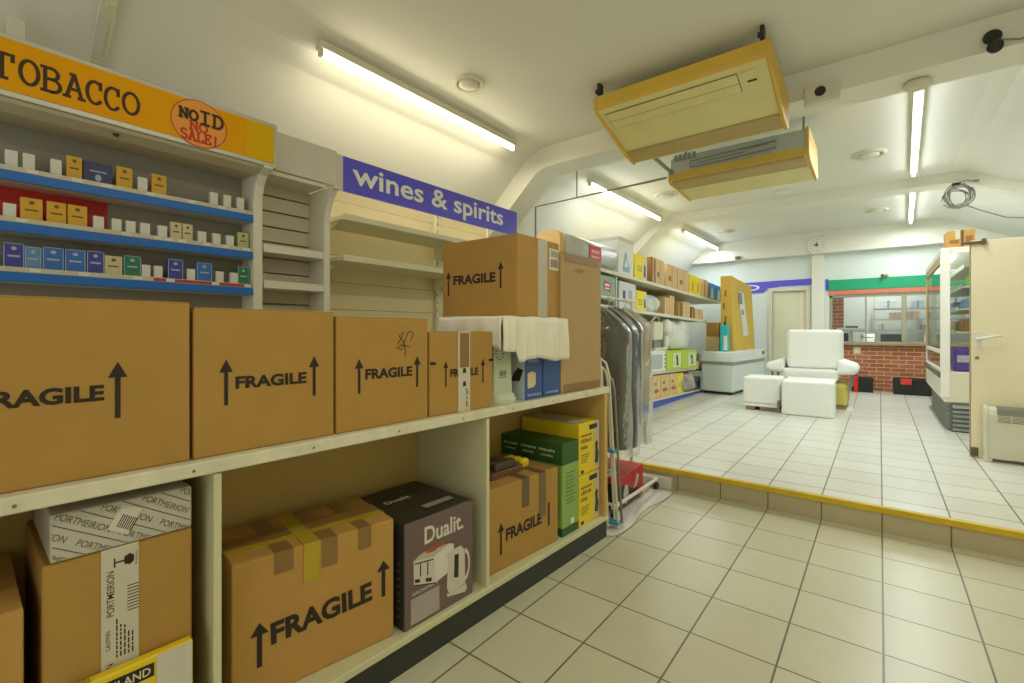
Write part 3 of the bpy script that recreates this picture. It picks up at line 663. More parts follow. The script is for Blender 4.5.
m = MB(); text_into(m, 'KIRKLAND', '+x', d+.0006, -.085, h-.048, .122, .021, .015); m.build('lettering', M('cream_print', '#d9d0a8', .6, noise=0), t)
m = MB(); rect_into(m, '+x', d, .05, w_/2-.004, .01, h-.006); m.build('white_panel', M('white_print', '#cfcabb', .6), t)
tape_part(t, [(d+.0012, d+.0018, -.125, -.08, .15, h-.002), (-.01, d+.0018, -.125, -.08, h, h+.001)], M('clear_yellow_tape', '#b8a020', .2, noise=0, alpha=.35), 'tape')
# --- middle bay
t, d, w_, h = carton('cardboard_box', 'FRAGILE cardboard box crossed with brown and yellow tape, in the middle of the counter', .612, 1.172, -.078, .33, .142, .602, rot=-.13, mat=CARD2)
m = MB(); text_into(m, 'FRAGILE', '+x', d, -.165, .16, .355, .074, .04, rot=.04); m.build('lettering', INK, t)
for a, z0_, z1_ in ((-.2, .105, .25), (.235, .17, .31)):
    m = MB(); arrow_into(m, '+x', d, a, z0_, z1_, .022); m.build('arrow', INK, t)
tape_part(t, [(-.165, d, -w_/2+.01, w_/2-.01, h, h+.001)][:0]+[(-.04, .04, -w_/2-.001, w_/2+.001, h-.0005, h+.0014), (d-.001, d+.001, -.155, -.095, h-.07, h), (-.16, d+.001, -.155, -.095, h-.0005, h+.0016), (d-.001, d+.001, -.0, .055, h-.1, h), (-.16, d+.001, -.0, .055, h-.0005, h+.0017), (d-.001, d+.001, .135, .185, h-.08, h), (-.16, d+.001, .135, .185, h-.0005, h+.0016)], TAPE, 'brown_tape')
tape_part(t, [(d-.001, d+.0013, -.062, -.008, h-.13, h), (-.16, d+.0013, -.062, -.008, h-.0005, h+.0019), (.05, .085, -w_/2, w_/2, h-.0005, h+.0021)], TAPEY, 'yellow_tape')
t, d, w_, h = carton('appliance_box', 'mauve and black boxed toaster and kettle set, in the middle counter bay', 1.204, 1.586, -.022, .42, .142, .572, mat=DARKTOP, flap=False, group='appliance boxes')
m = MB(); m.box(d-.002, d, -w_/2+.002, w_/2-.002, .002, h-.002); m.build('front_print', BROWNP, t)
m = MB(); text_into(m, 'Dualit.', '+x', d+.001, -.09, h-.115, .22, .072, .02); text_into(m, 'Dualit', '+z', h+.0008, -.11, -.0+.02, .13, .035, .015); text_into(m, 'ARCHITECT', '+x', d+.001, -.155, .128, .14, .014, .004); m.build('lettering', M('pale_silver_print', '#d8cfc4', .5, noise=0), t)
m = MB(); rect_into(m, '+x', d+.001, -.16, -.01, .014, .118); m.build('spec_panel', M('grey_print_panel', '#a99e98', .5, noise=.08, nscale=60), t)
m = MB(); rect_into(m, '+z', h+.0009, -.02, .14, -.14, -.1); m.build('top_label', M('grey_label', '#9c968c', .5), t)
def UV(u, v): return (-.191+u*.382, v*.43)
def pic(name, polys, mat, lift):
    m = MB()
    for P_ in polys: poly_into(m, '+x', d+lift, [UV(*q) for q in P_])
    m.build(name, mat, t)
pic('toaster_picture', [[(.12, .4), (.42, .318), (.4, .582), (.116, .624)]], SILV, .001)
pic('toaster_side_picture', [[(.42, .318), (.571, .345), (.69, .4), (.69, .615), (.62, .64), (.4, .582)]], M('pale_silver_print2', '#dcd4c8', .4, noise=.04), .001)
pic('toaster_top_picture', [[(.116, .624), (.4, .582), (.62, .64), (.36, .672), (.2, .66)]], M('mid_silver_print', '#b9b0a2', .4, noise=.04), .0011)
pic('toast_picture', [[(.28, .645), (.4, .632), (.45, .66), (.43, .688), (.31, .69)], [(.4, .65), (.52, .648), (.57, .668), (.52, .70), (.43, .694)]], TOAST, .0016)
pic('picture_marking', [[(.13, .6), (.39, .562), (.39, .55), (.13, .588)], [(.2, .575), (.215, .573), (.215, .45), (.2, .453)], [(.3, .558), (.315, .556), (.315, .43), (.3, .433)], [(.135, .415), (.2, .397), (.2, .43), (.135, .448)], [(.28, .375), (.36, .352), (.36, .39), (.28, .41)], [(.12, .392), (.42, .31), (.42, .318), (.12, .4)]], DARK, .0017)
pic('kettle_picture', [[(.585, .2), (.6, .53), (.66, .56), (.8, .565), (.86, .5), (.87, .15), (.62, .13)], [(.57, .52), (.62, .56), (.6, .48)], [(.59, .11), (.87, .06), (.9, .09), (.88, .145), (.62, .13), (.585, .15)]], SILV, .0012)
hp = []
for k in range(14):
    t0, t1 = -1.45+k*.21, -1.45+(k+1)*.21
    hp.append([(.86+rr_*math.cos(tt), .345+rr_*2.0*math.sin(tt)) for rr_, tt in ((.085, t0), (.085, t1), (.062, t1), (.062, t0))])
pic('kettle_handle_picture', hp, M('pale_silver_print2', '#dcd4c8'), .0014)
pic('kettle_window_marking', [[(.69, .27), (.76, .25), (.765, .49), (.7, .5)]], DARK, .0018)
m = MB()
for k in range(8): m.box(.17-.005, d-.03, -w_/2-.0012, -w_/2-.0004, .05+k*.03, .056+k*.03)
m.build('side_print', M('grey_side_print', '#77736a', .5, noise=0), t)
# --- last bay
t, d, w_, h = carton('cardboard_box', 'FRAGILE cardboard box with two brown tape strips, beside the green box', 1.727, 2.283, -.045, .40, .142, .562, rot=-.045)
m = MB(); text_into(m, 'FRAGILE', '+x', d, -.155, .135, .285, .064, .04, rot=.02); m.build('lettering', INK, t)
m = MB(); arrow_into(m, '+x', d, -.19, .08, .24, .018); m.build('arrow', INK, t)
m = MB(); rect_into(m, '+x', d, .185, .2, .11, .24); m.build('side_bar', INK, t)
tape_part(t, [(d-.001, d+.0014, -.03, .025, h-.15, h), (-.19, d+.0014, -.03, .025, h-.0005, h+.0014)], M('dark_tape', '#6b563c', .35), 'brown_tape')
tape_part(t, [(d-.001, d+.0014, .11, .165, h-.24, h), (-.19, d+.0014, .11, .165, h-.0005, h+.0014)], M('dark_tape2', '#75603f', .35), 'peeling_tape')
t, d, w_, h = carton('green_box', 'dark green box with white lettering, standing between the carton and the yellow boxes', 2.323, 2.494, -.03, .47, .142, .682, mat=GREENL, group='green boxes', flap=False)
MB().box(-.2355, d+.0, -w_/2-.001, w_/2+.0006, h-.125, h+.001).build('dark_band', GREENBOX, t, bevel=.002)
MB().box(-.2355, d-.0005, -w_/2-.001, w_/2+.0006, .0, .05).build('lower_band', GREENBOX, t, bevel=.002)
m = MB()
rb = random.Random(8)
def dashes(m, face, d, u0, v0, w, h, n_):
    q = u0
    for k in range(n_):
        L_ = w/n_*rb.uniform(.6, .85); rect_into(m, face, d, q, q+L_, v0, v0+h*rb.uniform(.75, 1.1)); q += w/n_
for k in range(3):
    dashes(m, '-y', -w_/2-.0016, -.215+k*.14, h-.055, .12, .014, 7); dashes(m, '-y', -w_/2-.0016, -.2+k*.14, h-.085, .09, .012, 5)
m.build('lettering', M('cream_green_print', '#c9d0b0', .5, noise=0), t)
m = MB()
for k in range(9): rect_into(m, '+x', d+.0004, -.05, .03 if k % 2 else .05, .36-k*.022, .366-k*.022)
m.build('small_print', M('dark_green_print', '#4f7a36', .5, noise=0), t)
m = MB(); rect_into(m, '+x', d+.0012, -.0, .035, .055, .09); m.build('recycling_mark', WHITE, t)
for k, (z0_, z1_, lb) in enumerate(((.142, .452, 'yellow box with a dark figure photo, lower of the two beside the green box'), (.454, .772, 'yellow box with a dark figure photo and open lid flap, upper of the two stacked'))):
    t, d, w_, h = carton('yellow_box', lb, 2.502, 2.745, -.03, .45, z0_, z1_, mat=YEL, group='yellow boxes in the counter', flap=False)
    m = MB(); rect_into(m, '+x', d, .055, w_/2-.003, .0+.01, h-.005); m.build('photo_panel', M('pale_photo', '#c9bda0', .5, noise=.1, nscale=12), t)
    m = MB(); poly_into(m, '+x', d+.0006, [(.06, .05), (.1, .04), (.11, .1), (.095, .14), (.1, .175), (.08, .19), (.065, .165), (.07, .12)]); m.build('figure_photo', M('dark_figure', '#4d3f33', .6, noise=.15, nscale=40), t)
    m = MB(); rect_into(m, '+x', d+.0007, -.005, .09, h-.05, h-.02); rect_into(m, '+x', d, -.1, -.07, .01, .03); m.build('brand_bar', DARK, t)
    m = MB(); rect_into(m, '+x', d, -.1, .03, h-.085, h-.073); dashes(m, '+x', d, -.1, h-.122, .125, .024, 6); dashes(m, '+x', d, -.1, h-.162, .08, .024, 4)
    for q in range(4): rect_into(m, '+x', d, -.1, .0-.01*q, h-.2-q*.015, h-.194-q*.015)
    m.build('lettering', M('olive_print', '#8a7414', .6, noise=0), t)
    if k:
        MB().box(-.22, .2, -.118, .0, h, h+.003, xf=lambda p: (p[0], p[1], p[2]+(p[1]+.118)*.05)).build('lid_flap', M('grey_flap', '#b8b29c', .6), t)
t = thing('shrink_wrapped_pack', 'small dark pack with yellow sachets lying on the carton behind the green box', 'pack', CP(-.24, 1.98, .563), -ANG)
MB().box(-.16, .1, -.14, .12, 0, .035).build('tray', M('brown_tray', '#6a4a2e', .6, noise=.15, nscale=20), t, bevel=.005)
for k in range(3): MB().box(-.06+.05*k, -.02+.05*k, .13, .2, 0, .05).build('sachet', YEL, t, bevel=.012)
for k in range(3): MB().box(-.1+.07*k, -.05+.07*k, -.1, -.03+.05*k, .035, .055+.01*k).build('item', M('brown_black_item', '#4a3d2c', .6, noise=.2, nscale=20), t, bevel=.008)

# ------------------------------------------------------------------ tobacco gantry
g = thing('tobacco_gantry', 'tobacco shelf unit with an amber lettered sign and blue-edged shelves', 'display shelf', (-2.62, 0, 0))
GX = -2.62
def gx(x): return x-GX
MB().box(gx(-3.0), gx(-2.9), -.45, 1.175, 0, 2.22).build('back_panel', DGREY, g)
MB().box(gx(-2.899), gx(-2.895), -.45, .575, 1.76, 1.95).build('red_panel', RED, g)
m = MB().prism([(gx(-2.79), 0), (gx(-2.75), 0), (gx(-2.75), 2.08), (gx(-2.73), 2.15), (gx(-2.69), 2.2), (gx(-2.62), 2.225), (gx(-2.62), 2.24), (gx(-3.0), 2.24), (gx(-3.0), 0)], 'y', 1.176, 1.226); m.build('end_post', WHITEP, g, bevel=.006)
sg = MB().box(gx(-2.8), 0, -.45, 1.245, 2.235, 2.475).build('sign_box', ALU, g, bevel=.004)
o = MB().box(.001, .004, -.43, 1.085, 2.258, 2.455).build('amber_panel', SIGNY, sg)
o = MB().box(.001, .004, 1.085, 1.225, 2.258, 2.455).build('yellow_end', SIGNG, sg)
m = MB(); slab_into(m, 'T', '+x', .0046, .18, 2.3, .062, .096, .0125); 
for i, (ch_, y0, y1, dz) in enumerate((('O', .256, .312, 0), ('B', .316, .376, -.003), ('A', .382, .446, .0), ('C', .449, .503, 0), ('C', .508, .562, -.003), ('O', .57, .631, 0))):
    slab_into(m, ch_, '+x', .0046, y0, 2.3+dz, y1-y0, .096, .0125)
m.build('lettering', LETTERD, sg)
m = MB(); C0 = (.868, 2.35); poly_into(m, '+x', .0046, [(C0[0]+.12*math.cos(a*PI/24), C0[1]+.112*math.sin(a*PI/24)) for a in range(48)]); m.build('orange_disc', ORANGE, sg)
m = MB()
for a in range(48):
    p, q = a*PI/24, (a+1)*PI/24
    poly_into(m, '+x', .005, [(C0[0]+r_*math.cos(t_), C0[1]+r_*.935*math.sin(t_)) for r_, t_ in ((.121, p), (.121, q), (.1165, q), (.1165, p))])
slab_into(m, 'NO', '+x', .0054, .825, 2.314, .036, .04, .009); slab_into(m, 'SALE!', '+x', .0054, .787, 2.262, .03, .046, .0095)
m.build('red_lettering', LETTERR, sg)
m = MB(); slab_into(m, 'NO', '+x', .0058, .782, 2.36, .037, .046, .012); slab_into(m, 'ID', '+x', .0058, .866, 2.352, .05, .064, .0125); m.build('dark_lettering', LETTERD, sg)
# valance below sign
m = MB().prism([(gx(-2.9), 2.235), (gx(-2.63), 2.235), (gx(-2.645), 2.222), (gx(-2.69), 2.212), (gx(-2.72), 2.205), (gx(-2.9), 2.215)], 'y', -.45, 1.173); v = m.build('light_pelmet', M('pelmet_cream', '#c9bfa4', .5, noise=.05), g, bevel=.003)
m = MB().cyl((gx(-2.675), .56, 2.205), (gx(-2.672), .56, 2.218), .01, n=12); m.build('pelmet_lock', DARK, g)
SHZ = (1.947, 1.741, 1.54)
for z in SHZ:
    sh = MB().box(gx(-2.895), gx(-2.765), -.45, 1.173, z, z+.012).build('shelf', GREYP, g)
    MB().box(gx(-2.765), gx(-2.752), -.45, 1.173, z-.0, z+.04).build('blue_edge', BLUE, sh, bevel=.002)
    MB().box(gx(-2.768), gx(-2.756), -.45, 1.173, z+.04, z+.06).build('ticket_strip', STRIP, sh)
    for y in ((.29, .43, .53, .69, .86, 1.0) if z > 1.9 else (.26, .6, .72, .76, .82, .93, 1.02, 1.12) if z > 1.7 else (.3, .45, .64, .77, .97, 1.13)): MB().box(gx(-2.7557), gx(-2.7545), y, y+.035, z+.043, z+.057).build('price_ticket', M('ticket_white', '#dedad0', .5, noise=.1, nscale=60), sh)
    if z < 1.6: MB().box(gx(-2.7557), gx(-2.7552), .72, 1.17, z+.042, z+.057).build('red_ticket_strip', M('red_strip', '#b5352c', .4), sh)
PK = [[('w', .234, .27), ('w', .284, .32), ('w', .367, .402), ('y', .417, .468), ('p', .472, .573), ('y', .587, .647), ('w', .667, .705), ('y', .722, .782), ('w', .975, 1.013), ('w', 1.041, 1.078), ('w', 1.108, 1.145)],
 [('w', .229, .266), ('y', .277, .343), ('y', .355, .416), ('y', .421, .485), ('w', .506, .543), ('w', .571, .606), ('w', .622, .659), ('w', .677, .715), ('w', .747, .785), ('c', .799, .846), ('c', .85, .895), ('w', .919, .958), ('w', .988, 1.026), ('w', 1.054, 1.092), ('k', 1.112, 1.168)],
 [('i', .229, .288), ('l', .29, .339), ('b', .343, .408), ('b', .412, .479), ('i', .484, .543), ('c', .545, .609), ('g', .614, .679), ('w', .682, .717), ('w', .731, .766), ('i', .788, .852), ('w', .87, .907), ('b', .914, .983), ('w', 1.003, 1.041), ('w', 1.074, 1.112), ('g', 1.112, 1.168)]]
CNAME = {'w': 'blank white', 'y': 'gold', 'p': 'wide navy', 'c': 'cream', 'k': 'pale green', 'i': 'indigo', 'l': 'light blue', 'b': 'mid-blue', 'g': 'green'}
ORD = ['first', 'second', 'third', 'fourth', 'fifth', 'sixth', 'seventh', 'eighth', 'ninth', 'tenth', 'eleventh', 'twelfth', 'thirteenth', 'fourteenth', 'fifteenth']
HH = {'w': .108, 'y': .15, 'p': .143, 'c': .135, 'k': .135, 'i': .148, 'l': .14, 'b': .146, 'g': .144}
for row, (z, nm) in enumerate(zip(SHZ, ('top', 'middle', 'bottom'))):
    R = PK[row]
    for i, (k, y0, y1) in enumerate(R):
        hgt = HH[k]+.012*(row == 0 and k == 'w')
        if row == 1 and k == 'y': hgt = .142
        t = thing('tobacco_packet', f'{CNAME[k]} packet, {ORD[len(R)-1-i]} from the end post on the {nm} blue-edged shelf', 'packet', (-2.805, (y0+y1)/2, z+.012), 0, f'packets on the {nm} tobacco shelf')
        w2 = (y1-y0)/2; MB().box(-.015, .012, -w2, w2, 0, hgt).build('carton', PACKC[k], t, bevel=.0015)
        if k != 'w':
            m = MB(); 
            if k == 'p': poly_into(m, '+x', .0126, [(.01*math.cos(a)*1.2, .075+.016*math.sin(a)) for a in [j*PI/4 for j in range(8)]]); rect_into(m, '+x', .0126, -.03, .03, .1, .106)
            else:
                rect_into(m, '+x', .0126, -w2*.6, w2*.6, hgt*.62, hgt*.67); poly_into(m, '+x', .0126, [(w2*.28*math.cos(j*PI/4), hgt*.86+.008*math.sin(j*PI/4)) for j in range(8)])
            m.build('printed_marking', M('mark_'+('dark' if k in 'yck' else 'pale'), '#6b5a20' if k in 'yck' else '#aab4cc', .5, noise=0), t)
            if k in 'ilbg':
                m = MB()
                for a, b, c_, e in ((-w2, -w2+.003, 0, hgt), (w2-.003, w2, 0, hgt), (-w2, w2, hgt-.003, hgt)): rect_into(m, '+x', .0127, a, b, c_, e)
                m.build('pale_border', M('border_pale', '#9fb6d2', .5, noise=0), t)
# ------------------------------------------------------------------ slatwall bay
t = thing('slatwall_unit', 'narrow grey slatwall bay with two white shelves beside the amber sign', 'display shelf', (-2.75, 1.44, 0))
def tx(x): return x+2.75
m = MB()
for k in range(24): m.box(tx(-2.97), tx(-2.93), -.21, .16, .1+k*.094, .186+k*.094)
m.box(tx(-2.99), tx(-2.97), -.21, .16, 0, 2.5); m.build('slat_panel', [SLAT], t, bevel=.004)
for z in (1.79, 1.585): 
    sh = MB().box(tx(-2.928), tx(-2.755), -.208, .158, z, z+.02).build('shelf', WHITEP, t, bevel=.002)
    MB().box(tx(-2.765), tx(-2.75), -.208, .158, z, z+.045).build('shelf_lip', WHITEP, sh, bevel=.003)
MB().box(tx(-2.8), tx(-2.72), -.19, .229, 2.262, 2.485).build('fascia', GREYP, t, bevel=.004)
MB().box(tx(-2.93), tx(-2.735), -.19, .158, 2.235, 2.26).build('fascia_rail', WHITEP, t, bevel=.003)
m = MB().prism([(tx(-3.0), 0), (tx(-2.75), 0), (tx(-2.75), 2.02), (tx(-2.735), 2.1), (tx(-2.70), 2.17), (tx(-2.66), 2.21), (tx(-2.63), 2.22), (tx(-2.63), 2.235), (tx(-2.8), 2.235), (tx(-3.0), 2.235)], 'y', .16, .2); m.build('curved_end_panel', WHITEP, t, bevel=.004)
# ------------------------------------------------------------------ wines and spirits shelving
t = thing('wine_shelving', 'empty cream shelving under a violet-blue lettered sign', 'shelving', (-2.75, 2.65, 0))
Y0, Y1 = -.98, .98
m = MB()
for k in range(12): m.box(tx(-3.2), tx(-3.15), Y0, .25, .1+k*.2, .298+k*.2)
m.build('back_panel', CREAMY, t, bevel=.003)
m = MB()
for k in range(12): m.box(tx(-3.2), tx(-3.15), .262, Y1, .1+k*.2, .298+k*.2)
m.build('back_panel', CREAMY, t, bevel=.003)
for y in (Y0, .245, Y1-.03):
    u_ = MB().box(tx(-3.15), tx(-3.125), y, y+.03, 0, 2.48).build('upright', CREAMS, t)
    m = MB()
    for k in range(26): m.box(tx(-3.1252), tx(-3.1245), y+.011, y+.019, .6+k*.07, .63+k*.07)
    m.build('slots', DARK, u_); u_.children[0]['kind'] = 'stuff'
for z in (2.075, 1.805, 1.2, .8):
    for a, b in ((Y0+.07, .25), (.27, Y1)):
        sh = MB().box(tx(-3.12), tx(-2.765), a, b, z, z+.028).build('shelf', CREAMS, t, bevel=.003)
        MB().box(tx(-2.766), tx(-2.75), a, b, z-.006, z+.036).build('price_rail', CREAMS, sh, bevel=.004)
        for yy in (a+.02, b-.04): MB().prism([(tx(-3.12), z-.1), (tx(-3.1), z-.1), (tx(-2.85), z), (tx(-3.12), z)], 'y', yy, yy+.02).build('bracket', CREAMS, sh)
MB().box(tx(-3.15), tx(-2.76), Y0, Y1, 0, .12).build('base_plinth', CREAMS, t)
MB().box(tx(-2.76), tx(-2.742), -.925, .93, 2.25, 2.478).build('sign_board', PURPLE, t, bevel=.002)
sb = [c for c in t.children if c.name.startswith('sign_board')][0]
m = MB(); text_into(m, 'wines & spirits', '+x', tx(-2.7415), -.855, 2.268, 1.575, .185, .018); m.build('lettering', LETTERW, sb)
MB().box(tx(-2.765), tx(-2.741), Y0+.0, -.925, 2.25, 2.478).build('sign_bracket', GREYP, t)
# ------------------------------------------------------------------ long goods shelving on the raised floor
GY0, GY1 = 4.78, 9.75
t = thing('goods_shelving', 'long white shop shelving with a blue plinth, loaded with cartons along the wall', 'shelving', (-2.7, 0, UP))
def U(z): return z-UP
MB().box(-.86, -.82, GY0, 10.9, 0, U(2.1)).build('back_panel', CREAMS, t)
for y in (GY0, 5.72, 7.3, 8.6, GY1-.04): MB().box(-.82, -.78, y, y+.04, 0, U(2.1)).build('upright', CREAMS, t)
m = MB().box(-.07, -.04, 5.73, 5.76, 0, U(2.06)); m.build('front_post', WHITEP, t)
SL = {'a': 2.058, 'b': 1.607, 'c': .706, 'd': .268}
TILT = .027
def shr(p): return (p[0], p[1], p[2]-TILT*(p[1]-7.5))
for k, z in SL.items():
    y1 = 10.9 if k == 'a' else GY1
    for a, b in ((GY0, 5.72), (5.73, 7.3), (7.31, y1)) if k != 'c' else ((GY0, 5.72), (5.73, 7.3), (7.31, 9.0)):
        sh = MB().box(-.8, -.02, a, b, U(z)-(.03 if k != 'd' else .015), U(z), xf=shr).build('shelf', CREAMS, t, bevel=.003)
        MB().box(-.02, .0, a, b, U(z)-(.042 if k != 'd' else .016), U(z)+.004, xf=shr).build('price_rail', WHITEP, sh, bevel=.004)
for a, b in ((GY0, 7.3), (7.31, GY1)): MB().box(-.05, -.012, a, b, 0, U(.25), xf=lambda p: shr(p) if p[2] > .01 else p).build('plinth', M('blue_plinth', '#3f57b4', .45, noise=.04), t)

def good(name, label, cat, y0, y1, z, h, dep=.4, nf=-.04, mat=CARDS, group='goods on the long shelving', rot=0., bev=.005):
    if y0 > 6.8 and z > 1.5: y0 += .1; y1 += .1
    t = thing(name, label, cat, (-2.7+nf-dep/2, (y0+y1)/2, z-TILT*((y0+y1)/2-7.5)+.001), rot, group); t.rotation_euler.x = -TILT; w2 = (y1-y0)/2
    MB().box(-dep/2, dep/2, -w2, w2, 0, h).build('body', mat, t, bevel=bev)
    return t, dep/2+.0012, w2, h
def gtape(t, d, w2, h, mat=TAPE, a=-.03, b=.03):
    MB().box(d-.001, d+.0, a*1., b*1., .0, h+.001).build('tape', mat, t)
A = SL['a']
# clear wrapped roll
t = thing('bedding_roll', 'large grey roll in clear plastic with a red label, on the top goods shelf', 'roll', (-2.88, 5.05, A+.068), 0)
m = MB(); P = []
for k in range(24):
    a = 2*PI*k/24; c, s_ = math.cos(a), math.sin(a); P.append((.165*math.copysign(abs(c)**.6, c), .16+.16*math.copysign(abs(s_)**.6, s_)))
m.prism(P, 'y', -.66, .66, smooth=True); m.build('wrapped_roll', M('grey_translucent_wrap', '#b9bbb0', .3, noise=.16, nscale=5, bump=.15, bscale=9), t)
m = MB(); m.prism([(x*1.02, .16+(z-.16)*1.03) for x, z in P], 'y', -.72, -.662, smooth=True); m.build('yellow_rim', CARDY, t)
m = MB(); m.prism([(x*.99, .16+(z-.16)*.99) for x, z in P], 'y', -.735, -.721, smooth=True); m.build('end_disc', CARDS, t)
MB().box(.165, .172, -.1, .2, .05, .24).build('red_label', M('red_label', '#c8403a', .5, noise=.1, nscale=30), t, bevel=.002)
m = MB(); rect_into(m, '+x', .1732, -.05, .15, .15, .19); rect_into(m, '+x', .1732, -.05, .15, .09, .12); m.build('label_lettering', M('pink_print', '#e0a09a', .5), t)
t, d, w2, h = good('appliance_carton', 'white iron carton with a blue iron picture on the top goods shelf', 'box', 5.8, 6.28, A, .50, .66, mat=WHITE)
MB().box(-.331, .332, -w2-.001, w2+.001, h-.045, h+.001).build('grey_lid_band', GREYP, t); 
m = MB(); poly_into(m, '+x', d, [(-.12, .05), (.12, .05), (.12, .12), (.05, .2), (.0, .32), (-.05, .3), (-.09, .18)]); m.build('iron_picture', M('pale_blue_iron', '#8fb0c4', .5, noise=.15, nscale=20), t)
m = MB(); poly_into(m, '+x', d+.0006, [(-.06, .12), (.06, .12), (.0, .24)]); m.build('iron_window', WHITE, t)
def yellow_good(lb, y0, y1, z, h, **k):
    t, d, w2, hh = good('yellow_product_box', lb, 'box', y0, y1, z, h, mat=YELB, **k)
    m = MB(); rect_into(m, '+x', d, w2*.3, w2-.004, .02, hh-.05); m.build('photo_panel', M('pale_photo_panel', '#d8d2c4', .5, noise=.1), t)
    m = MB(); poly_into(m, '+x', d+.0006, [(w2*.4, .06), (w2*.8, .05), (w2*.75, hh*.6), (w2*.5, hh*.65)]); m.build('photo', M('dark_violet_photo', '#5d4f6a', .5, noise=.2, nscale=30), t)
    m = MB()
    for q in range(3): rect_into(m, '+x', d, -w2*.7, w2*.15, hh*.5-.03*q, hh*.5+.014-.03*q)
    m.build('lettering', M('olive_text', '#a89a18', .5), t)
yellow_good('yellow product box on the top goods shelf next to the white iron carton', 6.33, 6.77, A, .36)
for y0, y1, lb, mt in ((6.83, 7.0, 'narrow reddish-brown carton on the top goods shelf next to the yellow box', CARD3), (7.02, 7.38, 'pale carton on the top goods shelf, just past the reddish-brown one', CARDS), (7.5, 8.0, 'wide pale carton in the middle of the top goods shelf', CARDS), (8.04, 8.62, 'wide pale carton on the top goods shelf before the twin yellow boxes', CARDS)):
    t, d, w2, h = good('goods_carton', lb, 'box', y0, y1, A, .40-.01*(y0 > 7.4), mat=mt); gtape(t, d, w2, h, M('pale_tape', '#c9a876', .5))
    m = MB(); rect_into(m, '+x', d+.0006, -w2*.7, -w2*.2, h*.3, h*.5); m.build('print', M('brown_print', '#96714a', .6), t)
for y0, y1, lb in ((8.68, 8.98, 'yellow box of the twin pair on the top goods shelf, beside the wide carton'), (9.0, 9.3, 'yellow box of the twin pair on the top goods shelf, beside the tall brown carton')):
    t, d, w2, h = good('yellow_product_box', lb, 'box', y0, y1, A, .36, mat=YELB)
    m = MB(); poly_into(m, '+x', d, [(-.05, .06), (.06, .06), (.08, .2), (.02, .28), (-.04, .2)]); m.build('amber_print', M('amber_print', '#e09a18', .5), t)
t, d, w2, h = good('goods_carton', 'tall brown carton at the far end of the top goods shelf, before the blue boxes', 'box', 9.36, 9.85, A, .36, mat=CARDS); gtape(t, d, w2, h)
for y0, y1, z, hh, lb, mt in ((9.9, 10.35, A, .34, 'blue box on the top goods shelf beside the tall brown carton', BLUEB), (10.4, 10.85, A, .34, 'blue and white box at the very end of the top goods shelf', BLUEB)):
    t, d, w2, h = good('blue_product_box', lb, 'box', y0, y1, z, hh, mat=mt)
    m = MB(); poly_into(m, '+x', d, [(-.1, .03), (.12, .03), (.1, .22), (-.02, .26), (-.08, .15)]); m.build('pale_picture', M('pale_cyan_picture', '#b5dbe2', .5, noise=.15, nscale=20), t)
# second level
B = SL['b']
t, d, w2, h = good('green_appliance_box', 'grey-green box with a red square label on the second goods shelf', 'box', 5.22, 5.7, B+.07, .31, .45, mat=M('grey_green_box', '#8fb09a', .5, noise=.12, nscale=4))
m = MB(); poly_into(m, '+x', d, [(-.1, .13), (.1, .11), (.11, .23), (-.09, .25)]); m.build('red_label', M('red_label', '#c8403a', .5), t)
m = MB(); rect_into(m, '+x', d+.0006, -.06, .07, .18, .21); rect_into(m, '+x', d+.0006, -.06, .07, .14, .16); m.build('label_lettering', LETTERW, t)
MB().box(-.225, .2252, -w2, w2, 0, .03).build('base_strip', WHITE, t)
t, d, w2, h = good('kettle_box', 'white kettle box with a blue kettle picture on the second goods shelf', 'box', 5.82, 6.36, B, .36, .42, mat=M('pale_lilac_box', '#d8d9dc', .5, noise=.06))
m = MB(); rect_into(m, '+x', d, -.16, -.08, .08, .24); m.build('navy_panel', BLUEC, t)
m = MB(); poly_into(m, '+x', d, [(-.0, .07), (.16, .07), (.14, .26), (.02, .26)]); m.build('kettle_picture', M('silver_blue', '#a9aebb', .4), t)
MB().tube([(.0, -.2, .36), (.0, -.1, .42), (.0, .12, .42), (.0, .22, .36)], .012).build('carry_handle', WHITE, t)
yellow_good('yellow and white product box on the second goods shelf beside the kettle box', 6.38, 6.76, B, .29)
t = thing('white_sack', 'crumpled white plastic sack on the second goods shelf', 'sack', (-2.92, 7.16, B+.01), 0, 'goods on the long shelving')
def blob(t, name, mat, rx, ry, rz, seed, amp=.12):
    r_ = random.Random(seed); ph = [r_.random()*6 for _ in range(6)]
    m = MB()
    def f(u, v):
        a = 2*PI*u; b = PI*(v-.5); q = 1+amp*math.sin(3*a+ph[0]+2*b)+amp*.7*math.sin(5*a+ph[1])*math.cos(4*b+ph[2])+amp*.4*math.sin(11*a+ph[3]+5*b)
        sb_ = math.sin(b); cz = math.copysign(abs(sb_)**.7, sb_); cr = abs(math.cos(b))**.55
        return (rx*cr*math.cos(a)*q, ry*cr*math.sin(a)*q, rz+rz*cz*(1 if cz < 0 else 1+.12*math.sin(4*a+ph[4])))
    m.grid(f, 32, 16); return m.build(name, mat, t)
blob(t, 'bag', M('sack_plastic', '#d8dbd2', .4, noise=.08, nscale=9), .17, .25, .14, 2)
MB().tube([(.0, -.12, .27), (.02, -.16, .33), (.03, -.1, .30)], .03).build('knot', M('sack_plastic', '#d8dbd2'), t)
